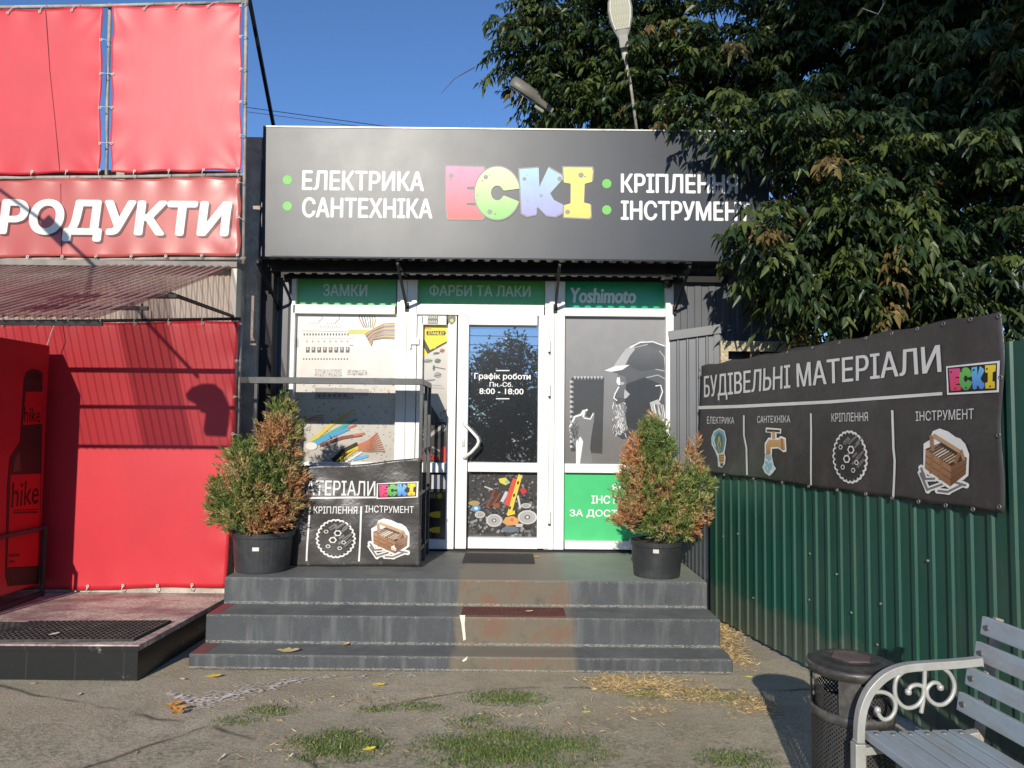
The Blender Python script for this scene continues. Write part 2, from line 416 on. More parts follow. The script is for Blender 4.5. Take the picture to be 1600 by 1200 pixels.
def ground_mat():
    m, nt, b = nodes('worn_asphalt')
    v = coords(nt)
    big = noise(nt, v, .9, 8, .65); mid = noise(nt, v, 5, 8, .7); fine = noise(nt, v, 120, 4, .7)
    c = ramp(nt, big, [(.35, (.40, .335, .225)), (.5, (.50, .425, .295)), (.66, (.59, .515, .375))])
    c = mixc(nt, ramp(nt, mid, [(.5, (0, 0, 0)), (.72, (.55,) * 3)]), c, (.27, .235, .165))
    c = mixc(nt, ramp(nt, fine, [(.42, (.7,) * 3), (.5, (0, 0, 0))]), c, (.22, .195, .15))
    c = mixc(nt, ramp(nt, fine, [(.62, (0, 0, 0)), (.72, (.6,) * 3)]), c, (.66, .60, .50))
    # rougher, greener, crumbled zone towards the viewer
    sx = N(nt, 'ShaderNodeSeparateXYZ'); nt.links.new(v, sx.inputs[0])
    mr = N(nt, 'ShaderNodeMapRange'); nt.links.new(sx.outputs[1], mr.inputs[0])
    mr.inputs[1].default_value = 4.5; mr.inputs[2].default_value = 3.7
    ms = N(nt, 'ShaderNodeMath', operation='MULTIPLY'); nt.links.new(mr.outputs[0], ms.inputs[0])
    nt.links.new(ramp(nt, mid, [(.38, (.1,) * 3), (.6, (.9,) * 3)]), ms.inputs[1])
    grit = ramp(nt, noise(nt, v, 38, 6, .75), [(.4, (.16, .15, .095)), (.5, (.32, .29, .20)), (.62, (.50, .45, .34))])
    c = mixc(nt, ms.outputs[0], c, grit)
    # cracks
    wv = N(nt, 'ShaderNodeMix', data_type='VECTOR'); wv.inputs[0].default_value = .12
    nz = N(nt, 'ShaderNodeTexNoise'); nz.inputs['Scale'].default_value = 2.2; nz.inputs['Detail'].default_value = 6; nt.links.new(v, nz.inputs['Vector'])
    nt.links.new(v, wv.inputs[4]); nt.links.new(nz.outputs[1], wv.inputs[5])
    vo = N(nt, 'ShaderNodeTexVoronoi', feature='DISTANCE_TO_EDGE'); vo.inputs['Scale'].default_value = .42
    nt.links.new(wv.outputs[1], vo.inputs['Vector'])
    ckm = ramp(nt, noise(nt, v, 1.1, 3), [(.44, (0, 0, 0)), (.52, (1, 1, 1))])
    ck = mixc(nt, 1.0, ramp(nt, vo.outputs['Distance'], [(.0012, (.85,) * 3), (.006, (0, 0, 0))]), ckm, 'MULTIPLY')
    c = mixc(nt, ck, c, (.035, .03, .024))
    nt.links.new(c, b.inputs['Base Color']); b.inputs['Roughness'].default_value = .85; b.inputs['Specular IOR Level'].default_value = .25
    h = N(nt, 'ShaderNodeMath', operation='ADD'); nt.links.new(noise(nt, v, 60, 8, .75), h.inputs[0])
    nt.links.new(mid, h.inputs[1])
    bump(nt, b, h.outputs[0], .75, .012)
    return m

# ================================================================== GROUND
mb = MB()
G = 44
xs = [-150, -60, -20] + [-8 + 16 * i / G for i in range(G + 1)] + [20, 60, 150]
ys = [-150, -60, -20] + [-4 + 14 * i / G for i in range(G + 1)] + [25, 60, 150]
vs = []; fs = []
for y in ys:
    for x in xs:
        z = 0.0
        if -8 < x < 8 and -4 < y < 10:
            z = .008 * math.sin(x * 1.7 + y * .9) * math.sin(y * 2.1 - x * .4) - .004
        vs.append((x, y, z))
nx = len(xs)
for j in range(len(ys) - 1):
    for i in range(nx - 1):
        a = j * nx + i; fs.append((a, a + 1, a + nx + 1, a + nx))
me = bpy.data.meshes.new('ground'); me.from_pydata(vs, [], fs)
ground = tag(link_mesh('ground', me, None, [ground_mat()], True), 'worn grey brown asphalt yard in front of the shop', 'ground', kind='structure')
# chalky white smear left of the steps
art = Art(Plane((0, 0, 0.006), (1, 0, 0), (0, 1, 0)), .0, .0005)
r_ = random.Random(3)
def ch(px0, px1, n, spread, wid):
    for _ in range(n):
        t = r_.random(); x = px0[0] + (px1[0] - px0[0]) * t + r_.gauss(0, spread * 2.4); y = px0[1] + (px1[1] - px0[1]) * t + r_.gauss(0, spread)
        l = r_.uniform(3, 14); a = r_.gauss(-.25, .5)
        art.line([(x, y), (x + l * math.cos(a), y + l * math.sin(a) * .5)], wid * r_.uniform(.5, 1.3), (255, 252, 246))
ch((292, 1098), (400, 1078), 80, 5.5, .6); ch((300, 1097), (390, 1080), 60, 2.6, .7); ch((400, 1078), (470, 1062), 40, 2.6, .7); ch((258, 1083), (295, 1098), 26, 1.5, .9)
ch((480, 1060), (640, 1056), 18, 1.2, .7)
art.build('chalk_smear', ground)

# ================================================================== ENTRANCE STEPS
YF = 6.70
steps = thing('entrance_steps', 'grey painted concrete entrance steps with a worn brown centre', 'steps', (-.32, 5.2, 0))
SX0, SX1 = -2.09, 1.445
mb = MB(); mb.box(SX0, 5.46, .0, SX1, YF + .1, .48); mb.build('landing', STEP_MAT, steps, bevel=.008)
mb = MB(); mb.box(SX0, 5.15, .0, SX1 + .005, 5.458, .29); mb.build('step', STEP_MAT, steps, bevel=.008)
mb = MB(); mb.box(SX0 - .005, 4.905, .0, SX1 + .02, 5.148, .097); mb.build('step', STEP_MAT, steps, bevel=.008)
# red-brown patches left over at the left ends of the treads
art = Art(Plane((0, 0, .097), (1, 0, 0), (0, 1, 0)), .0012)
art.poly([(-2.09, 4.91), (-1.99, 4.91), (-1.985, 5.145), (-2.09, 5.145)], (128, 88, 82), unit='ab'); art.build('paint_patch', steps)
art = Art(Plane((0, 0, .29), (1, 0, 0), (0, 1, 0)), .0012)
art.poly([(-2.085, 5.155), (-2.02, 5.155), (-2.0, 5.45), (-2.085, 5.45)], (150, 78, 80), unit='ab'); art.build('paint_patch', steps)
# spilled white paint on the middle riser
art = Art(Plane((0, 5.15, 0), (1, 0, 0), (0, 0, 1)), .0015)
art.poly([(718, 961), (727, 961), (726, 975), (728, 999), (724, 1001), (721, 976)], (236, 230, 214)); art.build('paint_drip', steps)
art = Art(Plane((0, 0, .097), (1, 0, 0), (0, 1, 0)), .0016)
art.poly([(719, 1004), (724, 1002), (731, 1003), (729, 1007), (722, 1008)], (214, 206, 190)); art.build('paint_drip', steps)
art = Art(Plane((0, 4.905, 0), (1, 0, 0), (0, 0, 1)), .0015)
art.poly([(722, 1032), (731, 1025), (729, 1031), (724, 1034)], (232, 226, 210)); art.build('paint_drip', steps)

def mat_holes(name, c):      # ribbed doormat surface
    m, nt, b = nodes(name); v = coords(nt, (70, 9, 9))
    w = N(nt, 'ShaderNodeTexWave', wave_type='BANDS', bands_direction='X'); w.inputs['Scale'].default_value = .5; w.inputs['Distortion'].default_value = .6
    nt.links.new(v, w.inputs['Vector'])
    col = mixc(nt, ramp(nt, noise(nt, coords(nt), 12, 6), [(.35, (0, 0, 0)), (.7, (.6,) * 3)]), c, tuple(k * 2.0 + .02 for k in c))
    nt.links.new(mixc(nt, w.outputs[0], tuple(k * .4 for k in c), col), b.inputs['Base Color']); b.inputs['Roughness'].default_value = .9
    bump(nt, b, w.outputs[0], .5, .004); return m
mb = MB(); a = onZ(722, 880, .48); c = onZ(833, 867, .48); mb.box(a.x, a.y, .482, c.x, c.y, .492)
tag(mb.build('door_mat', mat_holes('dark_ribbed_rubber', (.035, .032, .028)), None, bevel=.003), 'thin dark ribbed doormat lying in front of the white door', 'doormat')
mb = MB(); mb.box(onZ(722, 955, .29).x, 5.16, .292, onZ(881, 955, .29).x, 5.40, .300)
tag(mb.build('step_mat', mat_holes('red_brown_ribbed_rubber', (.17, .055, .038)), None, bevel=.003), 'worn red brown ribbed mat on the middle step', 'doormat')

# ================================================================== SHOP BUILDING
shop = thing('shop_building', 'small dark grey shop building with a white framed glass front', 'building', (0, YF + 1.2, 0))
def wall_map(Y): return lambda s, z, d: Vector((s, Y - d, z))
FX = lambda x, y=650: onY(x, y, YF).x
FZ = lambda y, x=750: onY(x, y, YF).z
xL, xR = FX(452, 640), FX(1052, 640)
ribbed('wall', -2.75, xL - .002, .44, 3.3, wall_map(YF - .004), .2, .012, [GREY_SHEET], shop, top=.3)
ribbed('wall', xR + .002, 2.72, .0, 3.3, wall_map(YF - .004), .13, .008, [GREY_SHEET], shop, top=.42, slope=.06)
mb = MB(); mb.box(-2.75, YF + .10, 0, 2.72, 10.2, 3.35)
mb.build('rear_wall', GREY_SHEET, shop)
mb = MB(); mb.box(xL, YF - .02, .481, xR, YF + .06, FZ(858)); mb.build('sill', WOODBLACK, shop, bevel=.004)
mb = MB(); mb.box(xL - .02, YF - .012, FZ(420) + .002, xR + .02, YF + .1, 3.3); mb.build('header', WOODBLACK, shop)
mb = MB(); mb.box(-2.25, 6.52, .48, -2.14, 6.62, 4.08); mb.build('corner_post', WOODBLACK, shop, bevel=.004)
mb = MB(); mb.box(-2.42, 6.44, .3, -2.255, YF - .02, 4.16)
brick = M('rough_whitewashed_masonry', (.5, .44, .36), .9, var=.4, vs=14, bmp=.9, bs=30, bd=.02, dirt=(.16, .12, .09), dirt_amt=.8, ds=7)
mb.build('side_pier', brick, shop)

GL = YF + .028               # panes sit back in their frames
def mullion(name, rects, parent, y0=YF - .03, y1=YF + .05, mat=WHITE_PVC, bevel=.004):
    mb = MB()
    for (x0, y0p, x1, y1p) in rects:
        a0, b0, a1, b1 = wall_plane(YF).rect(x0, y0p, x1, y1p)
        mb.box(a0, y0, b0, a1, y1, b1)
    return mb.build(name, mat, parent, bevel=bevel)
def pane(name, x0, y0, x1, y1, c, parent, c2=None, mat=None):
    return Art(wall_plane(GL), 0).rect(x0 - 1.5, y0 - 1.5, x1 + 1.5, y1 + 1.5, c, 0, c2).build(name, parent, mat or PRINT_GLOSS)

# ---- left window
wl = mullion('window', [(452, 420, 458.5, 858), (618, 420, 633.6, 858), (459, 420, 617.6, 429), (459, 477, 617.6, 491), (458, 722, 616, 738), (456, 845, 615, 858)], shop)
pane('transom_pane', 459, 429, 618, 477, (96, 172, 88), wl, (96, 188, 120))
Art(wall_plane(GL), .003).text('ЗАМКИ', 505, 444, 574, 463, (205, 226, 204), bold=.02).build('lettering', wl, PRINT_GLOSS)
pane('lower_panel', 456, 738, 615, 845, (225, 222, 214), wl)
A = Art(wall_plane(GL), .001).rect(455.5, 489.5, 618.5, 723.5, (250, 244, 232), -1, (188, 182, 172))
rr = random.Random(5)
for i in range(8):                                        # breaker switches
    x = 478 + i * 8.9; A.rect(x, 542, x + 6, 551, (112, 104, 98)); A.rect(x + 1.4, 542.6, x + 4, 547, (205, 198, 190), 1)
for i in range(16):
    x = 475.5 + i * 4.55; A.disc(x, 522.5, 1.4, 2.2, (118, 108, 104), n=8); A.disc(x - 1, 561, 1.3, 1.4, (110, 100, 96), n=8)
    if i % 2 == 0: A.rect(x + 3, 532, x + 5, 535, (160, 152, 146))
A.line([(472, 517), (543, 518)], 1, (178, 170, 162)); A.line([(460, 528), (553, 529)], .7, (188, 180, 172)); A.line([(463, 530), (463, 543)], 7, (190, 180, 174)); A.line([(546, 539), (552, 540)], 1, (90, 84, 80))
for (x0, x1, y) in ((484, 500, 505), (511, 528, 506), (500, 536, 511)):
    [A.line([(x0 + q * 3.1, y - 2 + q % 2), (x0 + q * 3.1 + 1.6, y + 1)], .8, (138, 130, 124)) for q in range(int((x1 - x0) / 3.1))]
A.line([(503, 493), (504, 498), (497, 503)], 1.2, (150, 146, 142)); A.line([(530, 493), (531, 498), (524, 504)], 1.2, (140, 136, 132))
A.rect(544, 515, 577, 522, (212, 205, 110))
cols = [(196, 92, 88), (214, 190, 80), (110, 140, 120), (130, 96, 92), (222, 178, 140), (190, 150, 90), (120, 120, 126), (205, 140, 130), (166, 160, 90), (150, 170, 170)]
for k in range(14):
    y = 505 + k * 1.9
    A.line([(570 + k * .8, 523 + k * 1.4), (583, 514 + k * 1.35), (600, y + 1 - k * .15), (617, y)], 1.3, cols[k % 10])
for k in range(7): A.line([(561 + k * 4, 493), (563 + k * 4, 501), (569 + k * 2.4, 512)], 1.5, cols[(k * 3) % 10])
for (x0, x1, y0, y1) in ((493, 534, 577, 588), (543, 573, 578, 586)):
    A.rect(x0, y0, x1, y1, (210, 202, 194))
    for i in range(40): A.disc(rr.uniform(x0, x1), rr.uniform(y0, y1), .9, .7, (140, 132, 126), 1, 6)
A.rect(492, 606, 552, 624, (176, 170, 166)); A.rect(545, 608, 576, 618, (184, 178, 174))
for i in range(6): A.rect(497 + i * 8, 616, 501 + i * 8, 620, (128, 122, 118), 1)
for k in range(300):                                      # grain of the stone behind the wires
    x, y = rr.uniform(458, 616), rr.uniform(600, 721); g = rr.randint(118, 185); A.disc(x, y, rr.uniform(.5, 1.7), rr.uniform(.5, 1.2), (g, g - 4, g - 10), 0, 6)
A.line([(486, 690), (520, 662), (553, 641)], 6.5, (224, 196, 92), 2, 4.5); A.line([(487, 693), (525, 672), (558, 655)], 5.5, (86, 176, 158), 3, 4.5)
A.line([(487, 696), (520, 680), (545, 669)], 6.5, (96, 166, 214), 4); A.line([(543, 669), (557, 664)], 3.6, (200, 124, 92), 4)
A.line([(500, 696), (535, 684), (566, 679)], 5, (142, 92, 84), 5); A.line([(553, 680), (570, 677)], 3.4, (206, 126, 92), 6)
A.line([(455, 671), (466, 662), (480, 653)], 9, (160, 168, 66), 2)
for q in range(4): A.line([(480, 655 + q), (493, 650 + q * 2.4), (506, 649 + q * 3.2)], 1.6, (206, 126, 104), 3)
A.disc(487, 697, 9, 6, (232, 228, 220), 6)
A.line([(522, 722), (540, 706), (560, 696)], 12, (66, 60, 46), 3); A.line([(526, 721), (542, 707), (560, 698)], 3, (226, 200, 60), 4); A.line([(532, 722), (546, 710), (561, 700)], 2.4, (226, 200, 60), 4)
for q in range(9): A.line([(560, 695 + q * 1.1), (576, 688 + q * 2.2), (590 + q * 1.5, 676 + q * 3.6)], 1.8, (208 - q * 4, 128, 98), 5)
A.line([(552, 718), (575, 712)], 4.5, (112, 178, 222), 6); A.line([(540, 722), (566, 706)], 3, (235, 232, 226), 6)
A.build('poster', wl, PRINT_GLOSS)

# ---- centre: transom over the door, narrow side light
wc = mullion('window', [(634, 420, 649.5, 858), (850.5, 420, 865.5, 858), (650, 420, 850, 431), (650, 476.5, 850, 493)], shop)
pane('transom_pane', 650, 431, 850, 476.5, (92, 168, 70), wc, (88, 178, 94))
Art(wall_plane(GL), .003).text('ФАРБИ ТА ЛАКИ', 671, 445, 829, 464, (196, 220, 186), bold=.02).build('lettering', wc, PRINT_GLOSS)
ws = mullion('window', [(650, 494, 658.8, 857), (698.5, 494, 711.5, 857), (659.2, 494, 698, 508), (658, 842, 697, 857), (658, 723, 697, 738)], shop)
A = Art(wall_plane(GL), .001).rect(657.5, 506.5, 699.5, 843.5, (224, 217, 205), -2, (120, 118, 116)).rect(656.5, 736.5, 698.5, 843.5, (36, 35, 34), -1)
A.poly([(659.5, 509), (698, 509), (698, 533), (668, 552), (666, 557), (659.5, 557)], (246, 222, 40), 0)
A.poly([(662, 528), (672, 547), (698, 533), (698, 536), (668, 553), (661, 540)], (70, 62, 44), 1); A.line([(664, 524), (680, 544)], 4, (234, 210, 70), 2)
A.poly([(667, 517), (695, 517), (697, 520), (695, 524), (667, 524), (666, 520)], (40, 38, 24), 1)
A.text('STANLEY', 669, 518, 694.5, 523, (248, 226, 60), 2, .03)
A.line([(661, 513), (674, 514)], 1.6, (190, 130, 50), 1)
for (x, y, rx, ry, c) in ((691, 548, 4, 3.4, (190, 110, 96)), (669, 564, 7, 3.4, (150, 158, 138)), (684, 564, 5, 4, (118, 124, 112)), (682, 552, 5, 2, (112, 118, 116)), (678, 575, 2, 5, (120, 116, 112)), (684, 586, 6, 5, (160, 158, 150)), (672, 594, 8, 2, (170, 166, 158))):
    A.disc(x, y, rx, ry, c, 0, 9); A.line([(x - rx, y + 2), (x + rx, y - 1)], 1.1, (86, 86, 84), 1)
A.line([(677, 573), (696, 577)], 1.6, (112, 106, 100))
A.line([(660, 600), (690, 603)], .8, (140, 136, 130)); A.line([(664, 605), (694, 607)], .8, (150, 146, 140))
A.poly([(658, 640), (672, 630), (690, 660), (697, 660), (697, 722), (658, 722)], (70, 66, 62))
[A.line([(673 + q * 5.5, 627 + q % 2 * 5), (677 + q * 5.5, 632 - q % 2 * 5)], 1, (196, 210, 216), 1) for q in range(4)]
for k in range(26):
    x, y = rr.uniform(660, 694), rr.uniform(640, 718); A.line([(x, y), (x + rr.uniform(-14, 14), y - rr.uniform(2, 12))], rr.uniform(1, 3), rr.choice([(150, 146, 140), (190, 184, 176), (46, 44, 42), (120, 80, 60)]), 1)
A.line([(662, 688), (694, 664)], 5, (176, 170, 160), 2); A.rect(660, 711, 684, 718, (196, 54, 44), 3); A.text('DETA', 663, 712.5, 682, 717, (30, 20, 18), 4, .03); A.rect(689, 698, 697, 722, (214, 70, 60), 3)
A.rect(674, 742, 696, 764, (176, 174, 172)); A.poly([(676, 742), (684, 742), (680, 764), (674, 764)], (214, 212, 210), 1); A.rect(660, 766, 696, 778, (60, 58, 54))
A.rect(660, 770, 696, 779, (96, 88, 54), 1); [A.line([(663 + q * 4, 772.5), (663 + q * 4, 777)], 1.6, (176, 164, 100), 2) for q in range(5)]; A.disc(687, 775, 4, 4, (204, 176, 50), 2)
A.disc(686, 804, 16, 5, (232, 194, 40), 1); A.disc(686, 828, 16, 5, (232, 194, 40), 1); A.rect(688, 780, 697, 842, (58, 56, 52), 2)
A.build('poster', ws, PRINT_GLOSS)
A = Art(wall_plane(YF - .031), .001)                      # stickers on the frame over the side light
A.rect(668, 492, 685, 506, (120, 116, 106)); [A.line([(669.5 + q * 3, 494 + p_ * 7), (671 + q * 3, 497.5 + p_ * 7)], 1.5, (214, 210, 198), 1) for q in range(5) for p_ in range(2)]; A.build('sticker', ws)
A = Art(wall_plane(YF - .031), .001); A.poly([(699, 494), (712, 493), (712, 502), (706, 508), (700, 503)], (112, 112, 98)); A.disc(706, 501, 3, 3, (206, 196, 110), 1); A.build('sticker', ws)

# ---- right window
wr = mullion('window', [(866, 420, 881.5, 858), (1039.5, 422, 1052, 858), (882, 422, 1039, 434), (882, 482.5, 1039, 495), (882, 725, 1039, 739), (882, 845, 1039, 858)], shop)
pane('transom_pane', 882, 434, 1039.5, 482.5, (40, 156, 108), wr, (46, 178, 122))
A = Art(wall_plane(GL), .003); A.text('Yoshimoto', 891, 450, 994, 474, (232, 240, 228), bold=.04, shear=.12); A.build('lettering', wr, PRINT_GLOSS)
pane('poster_pane', 882, 739, 1039, 845, (84, 204, 130), wr)
for t, x0, y in (('ЯКІСНИЙ', 956, 760), ('ІНСТРУМЕНТ', 924, 781), ('ЗА ДОСТУПНОЮ', 890, 803)): Art(wall_plane(GL), .002).text(t, x0, y - 6.5, 1030, y + 6.5, (246, 246, 240), bold=.02).build('lettering', wr)
A = Art(wall_plane(GL), .001).rect(880.5, 493.5, 1040.5, 726.5, (158, 155, 152), -1, (118, 116, 114))                              # black-and-white portrait of a man in a cap
G1, G2, G3, HI, WH = (88, 87, 86), (66, 65, 65), (78, 77, 76), (186, 185, 183), (240, 239, 236)
teeth = [(893, 590)]
for i in range(9): teeth += [(897 + i * 5.2, 590), (897 + i * 5.2, 593), (899.6 + i * 5.2, 593), (899.6 + i * 5.2, 590)]
teeth += [(944, 590), (941, 709), (892, 705)]
for i in range(14): y = 700 - i * 7.8; teeth += [(892, y), (896.5, y), (896.5, y - 3.6), (892, y - 3.6)]
A.poly(teeth, G3, 0)
for i in range(9): A.rect(897 + i * 5.2, 588, 899.6 + i * 5.2, 591, (206, 204, 202), 1)
for i in range(14): A.rect(890.5, 696 - i * 7.8, 894, 699.5 - i * 7.8, (206, 204, 202), 1)
A.poly([(949, 579), (962, 571), (975, 548), (990, 537), (1010, 533), (1030, 536), (1039, 541), (1039, 725), (972, 725), (984, 706), (996, 690), (1001, 676), (988, 684), (972, 686), (960, 678), (957, 660), (960, 640), (963, 630), (959, 624), (960, 618), (966, 606), (964, 592), (966, 584)], (106, 105, 104), 2, (70, 69, 68))
A.poly([(990, 545), (1012, 540), (1036, 550), (1038, 575), (1000, 580), (980, 570)], (112, 111, 110), 3, (84, 83, 82)); A.poly([(957, 634), (975, 628), (982, 650), (980, 672), (964, 682), (956, 660)], (138, 137, 135), 3, (110, 109, 108)); A.poly([(966, 586), (976, 588), (982, 604), (974, 622), (962, 622), (967, 604)], (120, 119, 118), 3, (104, 103, 102)); A.poly([(1000, 676), (1038, 650), (1038, 724), (1004, 724)], (84, 83, 82), 3, (58, 57, 57))
A.poly([(978, 600), (1006, 590), (1032, 600), (1028, 640), (1004, 674), (980, 668), (976, 640)], G2, 3)
A.poly([(944, 579), (958, 573), (967, 560), (977, 546), (990, 538), (992, 546), (984, 556), (976, 572), (966, 578)], HI, 3); A.poly([(944, 579), (962, 572), (984, 570), (972, 578), (955, 581)], WH, 4)
A.line([(984, 543), (1000, 535), (1020, 534), (1039, 541)], 2.4, WH, 4, 1.6); A.line([(992, 543), (1012, 538)], 1.4, HI, 4); A.line([(1030, 548), (1038, 558), (1039, 575)], 1.2, HI, 4); A.line([(1010, 590), (1028, 586), (1039, 592)], 1.3, HI, 4); A.line([(1024, 577), (1039, 580)], 1.2, HI, 4)
A.poly([(964, 590), (968, 589), (970, 601), (966, 602), (963, 597)], WH, 4); A.disc(972, 599, 3.6, 2.2, HI, 4); A.line([(967, 604), (961, 615), (959, 622), (964, 626)], 1.9, WH, 4); A.poly([(976, 608), (981, 613), (984, 616), (979, 622), (975, 623), (975, 616)], HI, 4)
for k in range(150):
    x, y = rr.gauss(968, 5), rr.gauss(654, 13); 
    if 955 < x < 982 and 628 < y < 684: A.line([(x, y), (x + rr.uniform(-3, 3), y + rr.uniform(2, 7))], .9, rr.choice([WH, HI, (160, 159, 158)]), 4)
A.line([(1024, 603), (1032, 602), (1035, 612), (1030, 626)], 1.7, WH, 4); A.poly([(1015, 629), (1028, 624), (1034, 634), (1039, 640), (1039, 660), (1030, 656), (1018, 642)], HI, 4)
for k in range(30): x = rr.uniform(1018, 1038); A.line([(x, 632), (x + 3, 644 + rr.uniform(0, 16))], .8, rr.choice([WH, G1]), 5)
A.poly([(996, 680), (998, 683), (974, 718), (972, 716)], WH, 5); A.poly([(996, 684), (1010, 690), (1000, 725), (974, 725)], G3, 4)
A.poly([(889, 667), (897, 650), (905, 646), (911, 640), (918, 640), (915, 650), (922, 653), (926, 644), (929, 645), (928, 657), (924, 680), (922, 700), (926, 724), (900, 724), (899, 700), (892, 684)], (132, 131, 130), 4)
A.line([(890, 668), (898, 651), (908, 648), (912, 641)], 3, WH, 5); A.line([(911, 652), (913, 642), (918, 640)], 3, WH, 5); A.line([(912, 653), (922, 655), (927, 646)], 1.8, WH, 5); A.line([(890, 670), (895, 686), (902, 690)], 3.2, HI, 5); A.poly([(900, 724), (900, 690), (907, 682), (911, 690), (906, 724)], WH, 5)
for k in range(24): A.line([(rr.uniform(890, 904), rr.uniform(656, 690)), (rr.uniform(890, 906), rr.uniform(660, 692))], .8, G1, 6)
A.build('poster', wr, PRINT_GLOSS)

# ---- door
GLASS_D, nt, b = nodes('dark_reflective_glass')
b.inputs['Base Color'].default_value = (.012, .014, .016, 1); b.inputs['Roughness'].default_value = .25
gl = N(nt, 'ShaderNodeBsdfGlossy'); gl.inputs['Roughness'].default_value = .012; gl.inputs['Color'].default_value = (.9, .95, 1, 1)
mx = N(nt, 'ShaderNodeMixShader'); mx.inputs[0].default_value = .42
nt.links.new(b.outputs[0], mx.inputs[1]); nt.links.new(gl.outputs[0], mx.inputs[2]); nt.links.new(mx.outputs[0], nt.nodes['Material Output'].inputs[0])
door = mullion('door', [(714, 494, 731, 856), (840, 494, 857, 856), (731.4, 494, 839.6, 509), (731.4, 723, 839.6, 737), (731.4, 839, 839.6, 856)], shop, YF - .052, YF + .045)
_a = wall_plane(GL).rect(730, 508, 841, 724); mb = MB(); mb.box(_a[0], GL, _a[1], _a[2], GL + .02, _a[3]); mb.build('glass', GLASS_D, door)
for t, *bx in (('Графік роботи', 741, 583, 829, 595), ('Пн.-Сб.', 765, 597, 801, 604.5), ('8:00 - 18:00', 749, 607, 818, 616)): Art(wall_plane(GL), .002).text(t, *bx, (244, 244, 240), bold=.02).build('lettering', door)
for y in (579, 623): Art(wall_plane(GL), .002).line([(775, y), (796, y)], 1.6, (236, 236, 232)).build('rule_line', door)
A = Art(wall_plane(GL), .001).rect(728, 735.5, 841, 840.5, (70, 68, 67), -1)
for k in range(560):
    x, y = rr.uniform(730, 839), rr.uniform(738, 838); g = rr.choice([40, 52, 66, 90, 120, 150]); s_ = rr.uniform(.8, 2.3) * (1 + (y - 738) / 120)
    A.disc(x, y, s_, s_ * .7, (g, g - 1, g - 2), 0, 5, rr.uniform(0, 3))
for q in range(9): A.line([(757 + q * 3.1, 794 - q), (770 + q * 3, 764 + q * 1.5)], 2.6, rr.choice([(134, 84, 62), (96, 62, 50), (160, 128, 104), (70, 58, 50)]), 2)
A.line([(746, 794), (772, 776)], 2.4, (90, 96, 104), 3); A.line([(757, 760), (770, 765)], 2.2, (196, 192, 186), 3); A.line([(784, 784), (792, 768)], 5, (196, 206, 214), 3)
A.disc(776, 790, 5, 4, (148, 88, 70), 3)
A.line([(791, 789), (806, 748)], 9, (214, 92, 74), 3); A.line([(796, 802), (813, 742)], 6.5, (236, 206, 84), 4); A.poly([(791, 802), (804, 797), (805, 803), (793, 806)], (232, 200, 70), 5)
for t in (.1, .45, .8): A.disc(795 + 18 * t, 799 - 56 * t, 1.6, 3, (60, 50, 40), 6, 8, .3)
A.poly([(779, 748), (790, 746), (797, 754), (790, 758), (781, 754)], (222, 210, 90), 3); A.disc(792, 753, 3, 3, (150, 190, 170), 4); A.poly([(812, 764), (820, 762), (823, 770), (815, 772)], (206, 60, 66), 4); A.line([(809, 774), (813, 794)], 3, (214, 210, 204), 4)
A.disc(744, 794, 7, 5.5, (98, 150, 196), 3); A.disc(744, 794, 3, 2.4, (226, 226, 224), 4); A.disc(741, 786, 9, 4, (176, 150, 96), 2)
for (x, y, rx, ry) in ((750, 804, 8, 5.5), (772, 813, 12.5, 10), (824, 808, 15, 11), (822, 790, 8, 4)):
    A.disc(x, y, rx, ry, (206, 204, 200), 4, 26); A.disc(x, y, rx * .82, ry * .82, (176, 174, 170), 5, 26); A.disc(x, y, rx * .3, ry * .3, (90, 88, 86), 6); A.disc(x, y, rx * .16, ry * .16, (228, 226, 222), 7)
A.poly([(785, 816), (790, 808), (802, 806), (812, 812), (808, 820), (793, 821)], (214, 160, 98), 6); A.disc(800, 812, 3, 2.4, (220, 110, 80), 7); A.disc(797, 827, 13, 5, (110, 116, 126), 3); A.poly([(806, 818), (818, 818), (816, 823), (806, 823)], (196, 192, 188), 7)
A.build('poster', door, PRINT_GLOSS)
# handle, lock, hinges
hp = [onY(725, 662, YF - .06), onY(727, 664, YF - .10), onY(737, 674, YF - .115), onY(746, 684, YF - .12), onY(748, 690, YF - .12), onY(745, 697, YF - .12), onY(736, 707, YF - .115), onY(727, 714, YF - .10), onY(725, 716, YF - .06)]
mb = MB(); mb.tube(hp, .0135, 10); mb.build('handle', M('white_powder_coat', (.7, .69, .66), .3, var=.04), door, smooth=True)
mb = MB(); _p = onY(724, 692, YF - .053); mb.box(_p.x - .013, YF - .060, _p.z - .035, _p.x + .013, YF - .051, _p.z + .035); mb.build('lock_plate', GALV, door, bevel=.003)
for y in (537, 606, 805):
    mb = MB(); p = onY(857, y, YF - .05); mb.box(p.x - .075, YF - .062, p.z - .03, p.x - .002, YF - .052, p.z + .03); mb.tube([(p.x + .008, YF - .06, p.z - .075), (p.x + .008, YF - .06, p.z + .035)], .0105, 8)
    mb.mat(1).tube([(p.x + .008, YF - .06, p.z - .086), (p.x + .008, YF - .06, p.z - .0751)], .0115, 8)
    mb.build('hinge', [WHITE_PVC, DARK_METAL], door, bevel=.002)
mb = MB(); p = onY(648, 533, YF - .05); mb.box(p.x - .05, YF - .055, p.z - .03, p.x + .04, YF - .032, p.z + .03); mb.tube([(p.x - .04, YF - .05, p.z - .07), (p.x - .04, YF - .05, p.z - .03)], .009, 8); mb.build('hinge', [WHITE_PVC], ws, bevel=.002)

